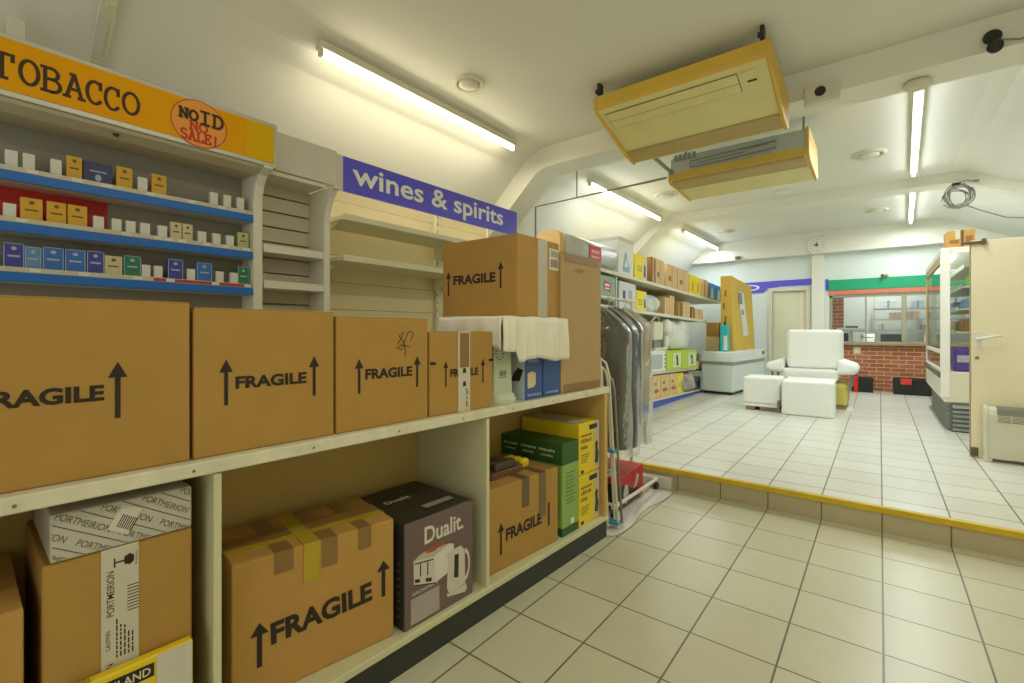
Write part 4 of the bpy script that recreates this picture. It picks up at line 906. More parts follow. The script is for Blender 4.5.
for y0, y1, hh, lb, mt in ((7.42, 7.62, .28, 'narrow carton on the second goods shelf beside the white sack', CARDS), (7.64, 7.86, .33, 'upright pale carton on the second goods shelf', CARDS), (7.9, 8.28, .24, 'brown carton on the second goods shelf beside the striped one', CARD3), (8.3, 8.7, .28, 'carton with pale stripes on the second goods shelf', CARDS), (8.76, 8.95, .22, 'small reddish carton on the second goods shelf', CARD3), (9.0, 9.5, .2, 'low carton at the far end of the second goods shelf', CARDS)):
    t, d, w2, h = good('goods_carton', lb, 'box', y0, y1, B, hh, mat=mt); gtape(t, d, w2, h, M('pale_tape', '#c9a876', .5), -.02, .02)
    if 'stripes' in lb:
        m = MB(); 
        for q in range(3): rect_into(m, '+x', d+.0008, -w2*.9, w2*.9, .05+.07*q, .07+.07*q)
        m.build('stripes', M('pale_green_stripe', '#c9cf9e', .5), t)
# third level: desk fan in plastic, lime boxes
Cz = SL['c']
for y0, y1, lb, mt, gname in ((6.4, 7.36, 'white and grey kitchen carton on the third goods shelf, next to the clothes rail', WHITE, 0), (7.4, 8.12, 'lime green box with pale panels on the third goods shelf', LIME, 1), (8.14, 8.95, 'pale lime box next to the chest freezer, on the third goods shelf', LIME, 1)):
    t, d, w2, h = good('product_box' if not gname else 'lime_box', lb, 'box', y0, y1, Cz, .32, .42, nf=.03, mat=mt)
    m = MB()
    if gname:
        rect_into(m, '+x', d, -w2*.2, w2*.9, .04, .28); m.build('pale_panel', M('pale_lime_panel', '#d5dfae', .5, noise=.06), t)
        m = MB(); poly_into(m, '+x', d+.0006, [(.1, .1), (.18, .1), (.17, .2), (.14, .26), (.11, .2)]); rect_into(m, '+x', d+.0006, .1, .2, .07, .1); rect_into(m, '+x', d+.0006, -w2*.6+.3, -w2*.6+.36, .17, .24); m.build('dark_picture', M('dark_green_mark', '#3f4d38', .5), t)
    else:
        rect_into(m, '+x', d, -w2*.8, w2*.7, .04, .26); m.build('grey_panel', M('pale_grey_panel', '#b4b8b8', .5, noise=.1, nscale=12), t)
        m = MB(); 
        for q in range(4): m.box(.21, .212, w2-.05, w2-.02, .05+.06*q, .08+.06*q)
        m.build('edge_marks', DARK, t)
t = thing('desk_fan', 'white pedestal machine with a round head standing on the white kitchen carton', 'fan', (-2.83, 7.42, Cz+.33), 0)
MB().box(-.12, .12, -.42, -.05, .16, .45).build('housing', OFFW, t, bevel=.03, seg=3)
MB().box(-.14, .14, -.45, .1, 0, .045).build('base', OFFW, t, bevel=.01); MB().cyl((.05, .22, .045), (.05, .22, .33), .05, n=18).build('column', WHITE, t)
MB().lathe([(.05, -.08), (.13, -.06), (.14, .05), (.08, .1), (.02, .11)], (.05, .22, .36), 'x', 24).build('head', WHITE, t)
MB().box(-.1, .1, -.4, -.08, .045, .16).build('dark_recess', M('recess_grey', '#7d7f76', .5), t)
MB().tube([(.05, -.4, .44), (.08, -.3, .52), (.08, -.15, .52), (.05, -.06, .44)], .012).build('handle', WHITE, t)
t = thing('plastic_bag', 'big clear plastic bag bulging on the lime green boxes', 'bag', (-2.86, 8.3, Cz+.30), 0)
blob(t, 'bag', M('milky_bag', '#dfe3da', .25, noise=.08, nscale=10, bump=.3, bscale=16), .2, .56, .25, 9, .09)
t, d, w2, h = good('goods_carton', 'open carton with a dark roll end, beside the chest freezer at lime box height', 'box', 8.99, 9.55, .62, .2, .45, nf=-.02, mat=CARDS)
MB().cyl((.12, -.2, .27), (.3, -.2, .27), .07, n=20).build('roll_end', M('grey_roll', '#6f7670', .5), t)
MB().box(-.2, .1, -.2, .28, .2, .23).build('papers', WHITE, t, bevel=.006)
MB().box(-.7, -.02, 9.0, 9.7, .59-UP, .62-UP).build('shelf', CREAMS, bpy.data.objects['goods_shelving'])
# bottom shelf
Dz = SL['d']
for y0, y1, lb in ((7.0, 7.32, 'carton at the start of the bottom goods shelf, next to the clothes rail'), (7.34, 7.72, 'middle carton of three side by side on the bottom goods shelf'), (7.74, 8.12, 'carton on the bottom goods shelf beside the slim yellow box')):
    t, d, w2, h = good('goods_carton', lb, 'box', y0, y1, Dz, .37, mat=CARDS); gtape(t, d, w2, h, M('pale_tape', '#c9a876', .5), -.02, .02)
    m = MB(); rect_into(m, '+x', d+.0006, -w2*.6, w2*.5, .1, .15); rect_into(m, '+x', d+.0006, -w2*.6, -w2*.1, .22, .26); m.build('print', M('brown_print', '#96714a'), t)
yellow_good('slim yellow box on the bottom goods shelf', 8.14, 8.42, Dz, .36)
t = thing('round_bundle', 'round grey bundle in plastic on the bottom goods shelf', 'bundle', (-2.88, 8.78, Dz-.03), 0); blob(t, 'bundle', M('bundle_grey', '#b5ada4', .5, noise=.2, nscale=14), .2, .26, .17, 4)
t, d, w2, h = good('grey_device', 'dark blue-grey device at the end of the bottom goods shelf', 'device', 9.08, 9.45, Dz, .24, .3, mat=M('blue_grey_case', '#5f6f7e', .45, noise=.08), bev=.02)
m = MB(); poly_into(m, '+x', d, [(-.06, .08), (.06, .08), (.08, .17), (-.08, .17)]); m.build('screen', DARK, t)
# darker things behind, on the freezer level
t = thing('goods_carton', 'plain upright carton standing on the chest freezer beside the cyan box', 'box', (-2.56, 9.75, .9535), -.09, 'goods on the freezer'); 
MB().box(-.12, .12, -.15, .15, 0, .28).build('body', CARDS, t, bevel=.005); MB().box(-.11, .11, -.14, .14, .28, .55).build('upper_body', CARD2, t, bevel=.005)
# ------------------------------------------------------------------ chest freezer and what stands on it
t = thing('chest_freezer', 'pale grey chest freezer with a darker grey band, beside the goods shelving', 'freezer', (-2.1, 9.2, UP), -math.radians(5.4)); FW, FL = .58, 1.9
MB().box(-FW, 0, 0, FL, .05, .57).build('body', FREEZ, t, bevel=.03, seg=3)
MB().box(-FW-.012, .014, -.014, FL+.01, .55, .6).build('grey_band', FREEZB, t, bevel=.006)
MB().box(-FW-.01, .012, -.012, FL+.008, .602, .788).build('lid', FREEZL, t, bevel=.018, seg=3)
MB().box(-FW+.04, -.04, .04, FL-.04, 0, .05).build('base', DARK, t)
MB().box(.012, .035, FL*.9, FL*.96, .7, .76).build('lid_lock', STEEL, t, bevel=.006)
MB().cyl((-.03, .12, 0), (-.03, .12, .06), .03).build('foot', STEEL, t)
t = thing('flat_carton', 'tall flat yellowish carton with a white label strip, standing on the chest freezer', 'carton', (-2.3, 9.62, .9535), -math.radians(4))
MB().box(-.12, .12, 0, 1.42, 0, 1.45, xf=lambda p: (p[0]*(1-.16*p[2]/1.45)-.02*p[2], p[1]*(1-.06*p[2]/1.45), p[2]-(p[1]*.06*p[2]))).build('body', M('aged_carton', '#cfae4c', .75, noise=.1, nscale=3), t, bevel=.02, seg=3)
m = MB(); poly_into(m, '+x', .122, [(.6, .28), (.95, .3), (.72, 1.15), (.36, 1.18)]); m2 = MB(); m2.add([(p[0]-.0345*p[2]+.004, p[1], p[2]) for p in m.v], m.f); m2.build('white_label', M('white_label_strip', '#d9d8cc', .5, noise=.05), t)
m = MB(); poly_into(m, '+x', .124, [(.4, .92), (.64, .92), (.6, 1.14), (.38, 1.15)]); m.add([(.124, a, b) for a, b in ((.55, .7), (.7, .72), (.66, .82), (.53, .8))], [(0, 1, 2, 3)]); m2 = MB(); m2.add([(p[0]-.0345*p[2]+.006, p[1], p[2]) for p in m.v], m.f); m2.build('label_print', M('grey_label_print', '#7f8790', .5, noise=.2, nscale=20), t)
MB().box(-.1, .14, .1, 1.3, 0, .012).build('foot_packing', WHITE, t)
m = MB()
for q in range(4): m.box(-.08+.03*(q % 2), -.04+.03*(q % 2), -.0015, 0, .3+.25*q, .42+.25*q)
m.build('print_marking', M('ochre_print', '#9a7420', .6), t)
t = thing('cyan_box', 'tall cyan box standing on the chest freezer in front of the flat carton', 'box', (-2.3, 9.45, .9535), -.1)
MB().box(-.065, .065, -.06, .06, 0, .5).build('body', CYAN, t, bevel=.008); MB().box(.0, .0655, -.061, -.0602, .03, .3).build('white_panel', WHITE, t); MB().cyl((0, 0, .5), (0, 0, .56), .02).build('cap', DARK, t)

# ------------------------------------------------------------------ clothes rail
t = thing('clothes_rail', 'white clothes rail on castors at the foot of the step', 'clothes rail', (-1.7, 3.48, 0))
MB().cyl((0, -.4, .1), (0, -.4, 1.6), .014).build('upright', WHITEP, t); MB().cyl((0, .38, .1), (0, .38, 1.6), .014).build('upright', WHITEP, t)
MB().cyl((0, -.48, 1.6), (0, .46, 1.6), .014).build('top_rail', WHITEP, t)
MB().cyl((.21, -.42, .085), (.21, .42, .085), .014).build('base_bar', WHITEP, t); MB().cyl((-.21, -.42, .085), (-.21, .42, .085), .014).build('base_bar', WHITEP, t)
for y in (-.4, .38): MB().cyl((-.21, y, .1), (.21, y, .1), .012).build('cross_bar', WHITEP, t)
for x in (-.21, .21):
    for y in (-.4, .4): MB().lathe([(.012, -.012), (.03, -.012), (.032, 0), (.03, .012), (.012, .012)], (x, y, .032), 'x', 16).build('castor', BLACK, t)
def garment(name, lb, y, x0, x1, z0, ztop, mat, seed, thick=.055, lean=0., cover=PLASTIC, coverdrop=.06):
    cx = (x0+x1)/2; hw = (x1-x0)/2; t = thing(name, lb, 'garment', (cx, y, z0), 0, 'covered garments on the rail'); H = ztop-z0; r_ = random.Random(seed); ph = [r_.random()*6 for _ in range(6)]
    def shell(ex, drop, up):
        def f(u, v):
            a = 2*PI*u; zz = H*(1-v)*1.0+up*(1-v)-drop*v
            q = zz/H
            if q > .80: k = max(.05, 1-((q-.80)/.2)**1.6*.86)
            else: k = 1-.04*(1-q)
            w_ = hw*k*(1+ex)+ex*.02; th = (thick+ex*.06)*(.5+.5*min(1, (1.02-q)*5))*(1+.25*(1-q))
            fold = .012*math.sin(5*a+ph[0]+2.5*q)*(1-q*.6)+.007*math.sin(9*a+ph[1]-3*q)+.006*math.sin(14*q+3*a+ph[2])
            c, s_ = math.cos(a), math.sin(a)
            return (w_*math.copysign(abs(c)**.7, c)*(1+fold*.6)+lean*zz, th*math.copysign(abs(s_)**.9, s_)+fold*1.2, zz)
        m = MB(); m.grid(f, 48, 26); return m
    shell(0, 0, 0).build('cloth', mat, t, fix=False)
    shell(.05, coverdrop, .015).build('plastic_cover', cover, t, fix=False)
    MB().tube([(lean*H, 0, H-.01), (lean*H, 0, H+.04), (lean*H+.02, 0, H+.07), (lean*H, 0, H+.1)], .004).build('hanger_hook', CHROME, t)
    return t
garment('covered_suit', 'dark brown-grey suit in clear plastic, front of the clothes rail', 3.22, -1.93, -1.43, .48, 1.52, FABG, 1, .085)
garment('covered_suit', 'dark slate suit in clear plastic, second on the clothes rail', 3.38, -1.92, -1.44, .46, 1.52, FABB, 2, .045)
garment('covered_suit', 'blue-grey jacket in clear plastic, third on the clothes rail', 3.49, -1.92, -1.455, .60, 1.53, FABB, 3, .05, coverdrop=.14)
garment('covered_shirt', 'pale garment in a long clear plastic cover, last on the clothes rail beside the step', 3.68, -1.9, -1.455, .75, 1.52, FABP, 4, .05, cover=M('pale_cover', '#d9d8d0', .2, noise=.05, alpha=.38) and plastic_mat('pale_cover', .3, .6, 14.), coverdrop=.32)
m = MB()
def ps(u, v):
    x = -1.66+u*.3; y = 2.8+v*1.08; r_ = .006+.006*abs(math.sin(u*14+v*9))+.006*abs(math.sin(v*23+u*4)); return (x+.02*math.sin(v*9), y, r_*.6)
m.grid(ps, 24, 44); tag(m.build('plastic_sheeting', PLASTICM, solid=.001, fix=False), 'crumpled milky plastic sheeting on the floor under the clothes rail', 'plastic sheet')
t = thing('red_box', 'red and black product box on the floor under the hanging suits', 'box', (-1.68, 3.41, .02), .04)
RW = .17; RL = .26
MB().box(-RW, RW, -RL, RL, 0, .24).build('body', M('red_carton', '#b5262a', .45, noise=.06), t, bevel=.005)
m = MB(); poly_into(m, '+x', RW+.001, [(-RL+.004, .004), (.18, .004), (.02, .11), (-RL+.004, .2)]); m.build('black_panel', BLACK, t)
m = MB(); m.add([(-RW+.02, -RL-.001, .02), (RW-.01, -RL-.001, .02), (RW-.01, -RL-.001, .2), (-RW+.02, -RL-.001, .2)], [(0, 1, 2, 3)]); m.build('end_panel', BLACK, t)
m = MB()
poly_into(m, '+x', RW+.0016, [(-.1+.05*math.cos(k*PI/6), .09+.075*math.sin(k*PI/6)) for k in range(12)]); poly_into(m, '+x', RW+.0016, [(.06, .1), (.1, .09), (.17, .17), (.12, .2)]); m.build('silver_picture', M('silver_red_print', '#b9b3ac', .4, noise=.1, nscale=30), t)
m = MB(); poly_into(m, '+z', .2412, [(-.15+.1*math.cos(k*PI/8), -.02+.09*math.sin(k*PI/8)) for k in range(16)]); m.build('top_picture', M('white_blue_print', '#ccd2d6', .5, noise=.12, nscale=30), t)
m = MB(); poly_into(m, '+x', RW+.0017, [(.1+.03*math.cos(k*PI/6), .06+.04*math.sin(k*PI/6)) for k in range(12)]); poly_into(m, '+z', .2414, [(-.15+.05*math.cos(k*PI/8), -.03+.02*math.sin(k*PI/8)) for k in range(16)]); m.build('print_marking', DARK, t)
m = MB().box(-1.78, -1.38, 3.925, 3.975, 0, .1); tag(m.build('painted_plank', WHITEP, bevel=.006), 'short white painted plank lying against the step', 'plank')
# folded rack of tubes
t = thing('folded_rack', 'folded rack of white and grey tubes with blue clips, leaning on the counter end', 'rack', (-1.42, 2.93, 0))
for k, (dx, dy, ht, ln) in enumerate(((-.03, -.03, 1.15, -.05), (-.005, .03, 1.06, -.055), (.025, .08, 1.0, -.06), (.035, .0, 1.12, -.075))):
    MB().tube([(dx, dy, .02), (dx+ln*.5, dy-.005, ht*.5), (dx+ln*.85, dy-.01, ht*.93), (dx+ln*1.15, dy-.01, ht), (dx+ln*1.7, dy-.01, ht+.03)], .009 if k else .012).build('tube', (WHITEP, WHITEP, STEEL, OFFW)[k], t)
for z in (.04, .52): MB().box(-.04-z*.05, .045-z*.05, -.035, .05, z, z+.014).build('clip', M('blue_clip', '#2f7fa8', .5, noise=0), t, bevel=.006)
# ------------------------------------------------------------------ foam blocks and the wrapped armchair
t = thing('wrapped_armchair', 'salon armchair wrapped in white, with olive-yellow base, behind the foam blocks', 'armchair', (-.84, 8.75, UP))
def pad(name, x0, x1, y0, y1, z0, z1, mat, bev=.06): return MB().box(x0, x1, y0, y1, z0, z1).build(name, mat, t, bevel=bev, seg=4)
pad('seat', -.36, .36, -.38, .34, .42, .6, FOAM, .05); pad('backrest', -.33, .33, .3, .44, .5, 1.0, FOAM)
for sx in (-1, 1):
    a0 = sorted((sx*.34, sx*.6)); m = MB()
    m.box(min(a0), max(a0), -.38, .36, .52, .76, xf=lambda p: (p[0], p[1], p[2]-.35*abs(p[0]-sx*.34)*(1 if p[2] > .7 else -.25))); m.build('armrest', FOAM, t, bevel=.075, seg=5)
    MB().tube([(sx*.52, -.28, .62), (sx*.5, -.28, .34), (sx*.38, -.28, .3)], .018).build('arm_bracket', STEEL, t)
    MB().tube([(sx*.52, .25, .62), (sx*.5, .25, .34), (sx*.38, .25, .3)], .018).build('arm_bracket', STEEL, t)
MB().box(-.42, .47, -.32, .32, .06, .40).build('base', OLIVE, t, bevel=.06, seg=4)
MB().box(-.42, .45, -.3, .3, 0, .055).build('plinth', M('tan_board', '#a8875a', .7, noise=.1), t, bevel=.01)
MB().box(.3, .52, -.36, .2, .0, .012).build('floor_sheet', WHITE, t)
def foam(lb, x0, x1, y0, y1, z0, z1, rot, raised=0):
    t = thing('foam_block', lb, 'foam block', ((x0+x1)/2, (y0+y1)/2, z0), rot, 'white foam blocks')
    w2, l2, h = (x1-x0)/2, (y1-y0)/2, z1-z0
    MB().box(-w2, w2, -l2, l2, raised, h).build('block', FOAM, t, bevel=.03 if z0 < .3 else .06, seg=4)
    if raised:
        MB().box(-w2+.01, w2-.02, -l2+.01, l2-.01, raised*.55, raised).build('inner_tray', FOAM, t, bevel=.01)
        for k, (a, b) in enumerate(((-w2+.03, -w2+.16), (-.02, .12), (w2-.16, w2-.03))): MB().box(a, b, -l2+.02, l2-.02, 0, raised*.55).build('wooden_batten', M('weathered_wood', '#8d7a5e', .8, noise=.2, nscale=12), t, bevel=.01)
        MB().box(w2-.035, w2-.0, -l2-.003, -l2+.03, .0, .17).build('dark_clip', STEEL, t)
    return t
foam('white foam block on wooden battens, the lower one beside the bigger floor block', -1.625, -1.135, 7.72, 8.25, UP, .655, .0, .1)
foam('bigger white foam block standing flat on the floor in front of the armchair', -1.105, -.49, 7.56, 8.3, UP, .645, .03)
foam('white foam block resting high on the wrapped armchair', -1.15, -.44, 8.45, 8.95, UP+.6, 1.36, .0)
# ------------------------------------------------------------------ glass-sided fridge
t = thing('display_fridge', 'tall white glass-sided display fridge on a grey louvred base, behind the cream door', 'fridge', (.57, 7.5, UP))
FD, FLN = .78, 2.3
MB().box(.03, FD, 0, FLN, .335, .70).build('lower_cabinet', M('fridge_cream', '#d9d3bd', .45, noise=.03), t, bevel=.012, seg=3)
m = MB().prism([(-.0, .40), (.03, .335), (.05, .335), (.05, .71), (.0, .71)], 'y', 0, FLN); m.build('front_skirt', WHITE, t, bevel=.01)
MB().box(-.018, .002, -.005, FLN, .62, .69).build('grey_bumper', M('bumper_grey', '#5a5650', .5), t, bevel=.006)
fp = MB(); fp.box(-.006, .08, -.01, .05, .39, 2.14); fp.box(0, .06, FLN-.05, FLN, .4, 2.14); fp.box(.08, FD, 0, .04, 2.08, 2.14); fp.box(FD-.05, FD, 0, .05, .7, 2.14); fp.box(0, .05, 0, FLN, 2.08, 2.14); fp.box(0, FD, 0, FLN, 2.12, 2.15)
fp.build('white_frame', WHITE, t, bevel=.008)
MB().box(.0, .03, FLN-.18, FLN-.05, .92, 2.08).box(.0, .03, .05, FLN-.05, 1.98, 2.08).build('tan_stile', M('tan_stile', '#b59a6a', .5), t, bevel=.004)
MB().box(.0, .02, .05, FLN-.05, .9, .95).box(0, .02, .05, FLN-.05, .70, .72).build('window_rail', WHITE, t, bevel=.004)
MB().box(.01, .016, .05, FLN-.05, .95, 2.08).build('front_glass', GLASS, t); MB().box(.08, FD-.05, .012, .018, .7, 2.08).build('end_glass', GLASS, t)
MB().box(.01, .016, .05, FLN-.05, .72, .9).build('lower_glass', GLASS, t)
MB().box(FD-.02, FD, 0, FLN, .7, 2.1).build('back_panel', WHITEP, t)
for k, z in enumerate((1.15, 1.42, 1.68, 1.92)):
    sh = MB().box(.12+.03*k, FD-.03, .06, FLN-.06, z, z+.02).build('shelf', WHITEP, t); MB().box(.115+.03*k, .125+.03*k, .06, FLN-.06, z-.01, z+.04).build('price_rail', M('pale_green_rail', '#cfe0cf', .4), sh)
lm = bpy.data.materials.new('added_fridge_fill'); lm.use_nodes = True; lb_ = lm.node_tree.nodes['Principled BSDF']; lb_.inputs['Emission Color'].default_value = (.9, 1, .95, 1); lb_.inputs['Emission Strength'].default_value = 7
MB().box(.1, .14, .08, FLN-.08, 2.05, 2.075).build('added_fridge_fill', lm, t)  # glowing strip added under the top to brighten the fridge interior
lv = MB()
for k in range(6): 
    z = .0+.052*k+.01
    lv.prism([(-.01, z), (-.035, z+.008), (-.01, z+.042)], 'x', .1, FD)   # end face ribs (y,z)
for k in range(6):
    z = .052*k+.01; lv.prism([(.085, z), (.06, z+.008), (.085, z+.042)], 'y', .06, FLN)
lv.build('louvres', LOUV, t); bpy.data.objects['louvres']['kind'] = 'stuff'
MB().box(.085, FD, -.01, FLN, 0, .335).build('louvred_base', M('louvre_dark', '#5d645c', .6), t)
def stock(lb, x0, x1, y0, y1, z0, z1, hexc, n_=1):
    t = thing('chilled_pack', lb, 'pack', (.57+(x0+x1)/2, 7.5+(y0+y1)/2, UP+z0), 0, 'packs in the glass-sided fridge')
    MB().box(-(x1-x0)/2, (x1-x0)/2, -(y1-y0)/2, (y1-y0)/2, 0, z1-z0).build('pack', M('pack_'+hexc, '#'+hexc, .4, noise=.25, nscale=18), t, bevel=.015)
    m = MB(); rect_into(m, '-y', -(y1-y0)/2-.001, -(x1-x0)*.35, (x1-x0)*.35, (z1-z0)*.4, (z1-z0)*.7); m.build('pack_label', M('pack_label_'+('d' if hexc > '8' else 'l'), '#dcd6e6' if hexc < '8' else '#7d6a58', .5, noise=.2, nscale=30), t)
stock('big purple pack at the bottom of the glass-sided fridge', .12, .28, .06, .4, .702, .97, '6a3fb8'); stock('pink and purple pack beside the big purple one in the fridge', .29, .48, .08, .4, .702, .92, 'b0428f')
stock('dark violet pack at the fridge bottom, closest to the cream door', .49, .68, .06, .4, .702, 1.0, '5a3aa0')
stock('brown and orange pack on the lowest fridge shelf', .2, .4, .08, .5, 1.172, 1.32, 'a8763a'); stock('red-brown pack on the lowest fridge shelf, beside the orange one', .42, .66, .08, .5, 1.172, 1.3, '9a4a34')
stock('pale blue pack on the middle fridge shelf', .22, .42, .08, .6, 1.442, 1.56, '6f9fd0'); stock('pale pink pack on the middle fridge shelf', .44, .66, .08, .6, 1.442, 1.55, 'd6a0a8')
stock('bright green pack on the upper fridge shelf', .25, .44, .08, .5, 1.702, 1.83, '5fc23e'); stock('lime green pack on the upper fridge shelf beside the bright green one', .46, .66, .08, .5, 1.702, 1.8, '9ad05a')
for k in range(4): stock('row pack seen through the fridge front glass, ' + ('end of the lowest shelf', 'end of the middle shelf', 'end of the upper shelf', 'end of the fridge floor')[k], .2, .5, .9+.2*k, 1.5+.15*k, (1.172, 1.442, 1.702, .702)[k], (1.3, 1.56, 1.8, .95)[k], ('c9b48a', '7f9fd8', '8cc07a', '8a7ab8')[k])
t = thing('cardboard_box', 'small carton with a dark strap lying on top of the fridge', 'box', (.74, 7.66, UP+2.151), .05, 'cardboard boxes')
MB().box(-.12, .12, -.12, .12, 0, .2).build('body', CARD2, t, bevel=.006); MB().box(-.0, .022, -.122, .122, 0, .202).build('strap', M('brown_strap', '#5a4630', .5), t); MB().box(-.05, -.01, -.1215, -.05, .1, .2005).build('clear_tape', TAPEW, t)
m = MB(); rect_into(m, '-y', -.1212, -.1, -.02, .05, .09); rect_into(m, '-y', -.1212, .04, .1, .05, .13); m.build('print', M('red_brown_print', '#8f6034', .5), t)
# ------------------------------------------------------------------ cream door standing open, and the heater before it
t = thing('door_2', 'x', 'x', (.672, 6.14, UP)); t['kind'] = 'structure'
for k in ('label', 'category'): del t[k]
MB().box(0, .86, -.02, .022, .012, 2.02).build('door_leaf', DOORC, t, bevel=.004)
MB().box(-.006, .0, -.02, .022, .012, 2.02).build('edge_strip', M('edge_brown', '#a58f5e', .5), t)
MB().box(-.002, .05, -.028, .03, .012, .09).build('kick_bracket', M('dark_bracket', '#6a5a40', .5, noise=.15), t)
h = MB().box(.02, .07, -.03, -.02, 1.02, 1.17).build('handle_plate', WHITE, t, bevel=.004)
MB().cyl((.045, -.03, 1.105), (.045, -.065, 1.105), .014).build('lever_neck', WHITE, h)
MB().tube([(.03, -.068, 1.1), (.06, -.07, 1.105), (.13, -.068, 1.12), (.2, -.062, 1.135)], .013, 10).build('lever', WHITE, h)
MB().cyl((.042, -.02, .925), (.042, -.026, .925), .016).build('keyhole', STEEL, t)
MB().box(-.07, .09, -.04, -.02, 1.985, 2.012).box(.07, .1, -.05, -.02, 1.975, 2.03).build('top_bolt', M('bolt_bronze', '#6f6048', .4, metal=.4), t, bevel=.004)
t = thing('convector_heater', 'cream convector heater with a top grille, standing in front of the cream door', 'heater', (1.13, 6.03, UP))
HW = .385
m = MB().prism([(-.06, .03), (.05, .03), (.05, .49), (-.01, .49), (-.045, .47), (-.06, .42)], 'x', -HW+.02, HW-.02); m.build('casing', HEAT, t, bevel=.006)
for sx in (-1, 1):
    x0, x1 = sorted((sx*HW, sx*(HW-.03))); MB().prism([(-.068, .02), (.055, .02), (.055, .5), (-.01, .5), (-.052, .48), (-.068, .43)], 'x', x0, x1).build('end_cap', HEAT, t, bevel=.014, seg=3)
    MB().box(x0, x1+.02, -.07, .06, 0, .03).build('foot', WHITEP, t, bevel=.005)
gr = MB().prism([(-.0625, .36), (-.0625, .425), (-.047, .475), (-.012, .496), (.03, .496), (.03, .49), (-.01, .488), (-.043, .468), (-.058, .42), (-.058, .36)], 'x', -HW+.08, HW-.05).build('grille', GRILL, t)
m = MB()
for k in range(8): m.box(-HW+.078+.088*k, -HW+.084+.088*k, -.066, -.06, .36, .43)
for k in range(5): m.box(-HW+.08, HW-.05, -.0655, -.062, .368+.012*k, .373+.012*k)
m.build('grille_bars', HEAT, gr)
# ------------------------------------------------------------------ things along the brick counter
for x0, x1, z1, lb in ((-.42, -.1, .27, 'small black plastic crate on the floor by the wrapped armchair, against the brick counter'), (.2, 1.0, .29, 'long black plastic crate with a red tag on the floor against the brick counter')):
    t = thing('plastic_crate', lb, 'crate', ((x0+x1)/2, 11.42, UP), 0, 'black plastic crates'); w2 = (x1-x0)/2
    m = MB(); m.box(-w2+.02, w2-.02, -.14, .14, 0, .02)
    for a, b, c_, e in ((-w2, w2, -.16, -.145), (-w2, w2, .145, .16), (-w2, -w2+.015, -.145, .145), (w2-.015, w2, -.145, .145)): m.box(a, b, c_, e, 0, z1)
    m.build('bin', BLACK, t, bevel=.006); MB().box(-w2-.015, w2+.015, -.175, -.15, z1-.035, z1).build('rim', BLACK, t, bevel=.006)
    m = MB()
    for k in range(int(w2*2/.1)): m.box(-w2+.05+.1*k, -w2+.06+.1*k, -.164, -.16, .02, z1-.04)
    m.build('ribs', DARK, t)
    if x1 > .5: MB().box(-.3, -.14, -.19, -.176, z1-.1, z1+.01).build('red_tag', M('red_tag', '#d33a30', .5), t, bevel=.004)
t = thing('red_canister', 'slim red canister standing between the wrapped armchair and the small black crate', 'canister', (-.36, 11.18, UP))
MB().lathe([(.032, 0), (.036, .02), (.036, .26), (.028, .3), (.02, .32)], (0, 0, 0)).build('body', M('red_enamel', '#cc2a26', .35), t); MB().cyl((0, 0, .32), (0, 0, .36), .022).build('cap', DARK, t)
t = thing('wall_socket', 'cream wall socket plate on the brick counter front', 'socket', (-.36, YB-.001, .95)); MB().box(-.06, .06, -.012, 0, -.075, .075).build('plate', M('cream_socket', '#e3d3a2', .4), t, bevel=.004)
m = MB(); rect_into(m, '-y', -.0125, -.03, .03, -.03, .03); m.build('rocker', WHITE, t)
t = thing('security_camera', 'small white wall camera above the green sign', 'camera', (.1, YB-.001, 2.42)); MB().box(-.05, .05, -.03, 0, -.03, .03).build('mount', WHITE, t, bevel=.006); MB().cyl((0, -.03, 0), (-.06, -.13, -.01), .032).build('body', M('tan_camera', '#a8977a', .4), t); MB().cyl((-.06, -.13, -.01), (-.064, -.137, -.011), .02).build('lens', DARK, t)
# inside the brick counter room
t = thing('service_desk', 'white work surface behind the brick counter windows', 'desk', (.5, 12.12, UP)); MB().box(-1.3, 1.3, -.3, .3, .78, .82).build('top', WHITEP, t, bevel=.004); MB().box(-1.3, 1.3, -.28, -.26, 0, .78).build('front_panel', WHITEP, t); MB().box(-1.3, -1.26, -.26, .3, 0, .78).build('end_panel', WHITEP, t); MB().box(1.26, 1.3, -.26, .3, 0, .78).build('end_panel', WHITEP, t)
for x, w_, lb, z0 in ((-.6, .09, 'small dark screen behind the counter glass, closest to the white pillar', 1.06), (.19, .18, 'wide dark screen behind the middle pane of the counter glass', 1.04)):
    t = thing('monitor', lb, 'monitor', (x, 12.0, .985), 0, 'screens behind the counter glass')
    MB().box(-w_, w_, 0, .03, z0-.985+.02, z0-.985+.24).build('screen', M('dark_screen', '#2f3a44', .25), t, bevel=.006); MB().box(-.03, .03, .02, .04, .0, .1).build('stem', DARK, t); MB().box(-.08, .08, -.03, .08, 0, .015).build('base', DARK, t)
t = thing('postal_scale', 'white postal scale with a wide tray behind the counter glass', 'scale', (-.48, 12.25, .985)); MB().box(-.15, .15, -.12, .12, 0, .1).build('body', WHITE, t, bevel=.02); MB().cyl((0, 0, .1), (0, 0, .34), .03).build('column', WHITE, t); MB().box(-.24, .24, -.15, .15, .34, .42).build('tray', M('pale_green_tray', '#c6d2c6', .4), t, bevel=.02); MB().box(-.1, .12, -.1, .1, .42, .46).build('keypad', DARK, t, bevel=.01)
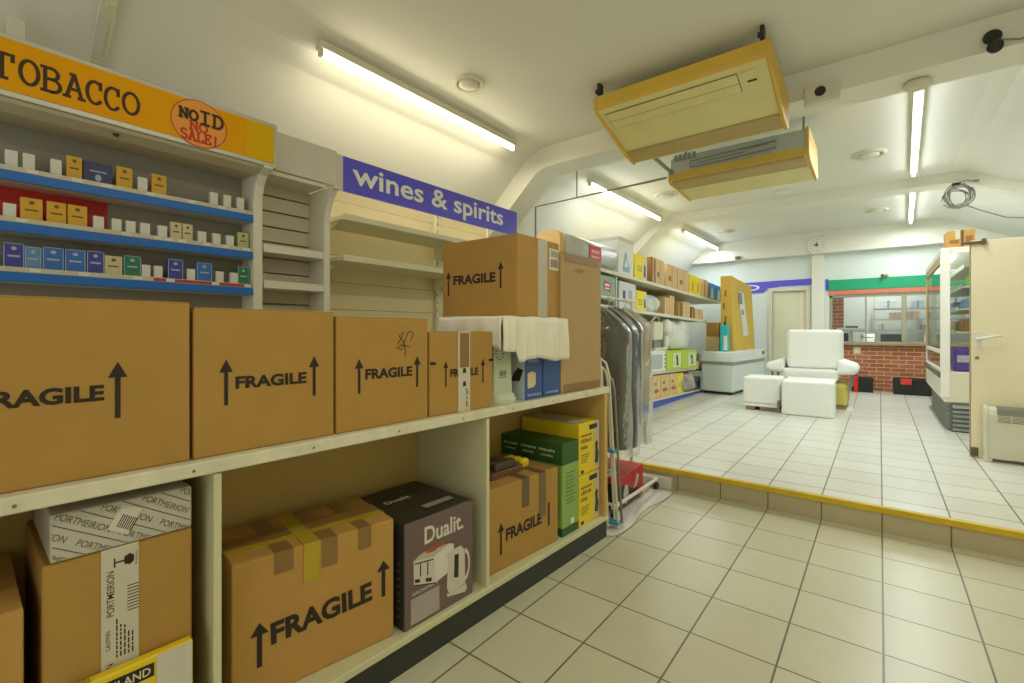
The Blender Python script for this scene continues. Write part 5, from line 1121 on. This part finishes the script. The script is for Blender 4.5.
t = thing('printer', 'pale sloping printer behind the first pane of the counter glass', 'printer', (-.2, 12.25, .985)); MB().prism([(-.14, 0), (.14, 0), (.14, .3), (-.05, .2), (-.14, .12)], 'x', -.12, .12).build('casing', WHITE, t, bevel=.012); MB().box(-.1, .1, -.02, .0, .2, .23).build('paper_slot', DARK, t)
m = MB().box(-.86, -.62, 12.45, 12.6, UP, 2.3); struct(m.build('trim_9', BRICK))
t = thing('back_shelving', 'white shelving with parcels on the far wall behind the counter glass', 'shelving', (.45, 13.6, UP))
for x in (-.55, .0, .62, 1.3): MB().box(x-.015, x+.015, -.2, .2, 0, 2.0).build('upright', WHITEP, t)
for z in (.9, 1.18, 1.42, 1.66): MB().box(-.55, 1.3, -.2, .2, z, z+.025).build('shelf', M('blue_grey_shelf', '#b9c4c2', .5), t)
rs = random.Random(11)
for k, (x, z, w_, h_, hx, nm) in enumerate(((-.4, 1.205, .14, .13, 'd8d4c8', 'white parcel'), (-.18, 1.445, .17, .14, 'c9a88a', 'tan parcel'), (.1, 1.445, .2, .16, 'd9b0a0', 'pinkish parcel'), (-.3, 1.685, .22, .17, 'dfe3e2', 'large white parcel'), (.2, 1.685, .18, .15, 'c3d0e0', 'pale blue parcel'), (.3, 1.205, .12, .1, 'b08a60', 'brown parcel'), (.42, .925, .2, .2, 'e2e2dc', 'white carton'), (.8, 1.205, .22, .12, '8a4a42', 'dark red file row'), (1.05, 1.445, .16, .16, 'e0e4e6', 'white folder stack'), (.8, 1.685, .2, .2, 'dde6ea', 'pale bag'))):
    t = thing('parcel', f'{nm} on the {["lowest", "second", "third", "top"][[.925, 1.205, 1.445, 1.685].index(z)]} shelf behind the counter glass', 'parcel', (.45+x, 13.52, UP+z+.001), 0, 'parcels behind the counter glass')
    MB().box(-w_*.6, w_*.6, -.1, .1, 0, h_).build('wrapping', M('parcel_'+hx, '#'+hx, .6, noise=.12, nscale=14), t, bevel=.01); MB().box(-.02, .02, -.1012, .1012, 0, h_+.001).build('band', M('parcel_band', '#a9a294', .5), t)
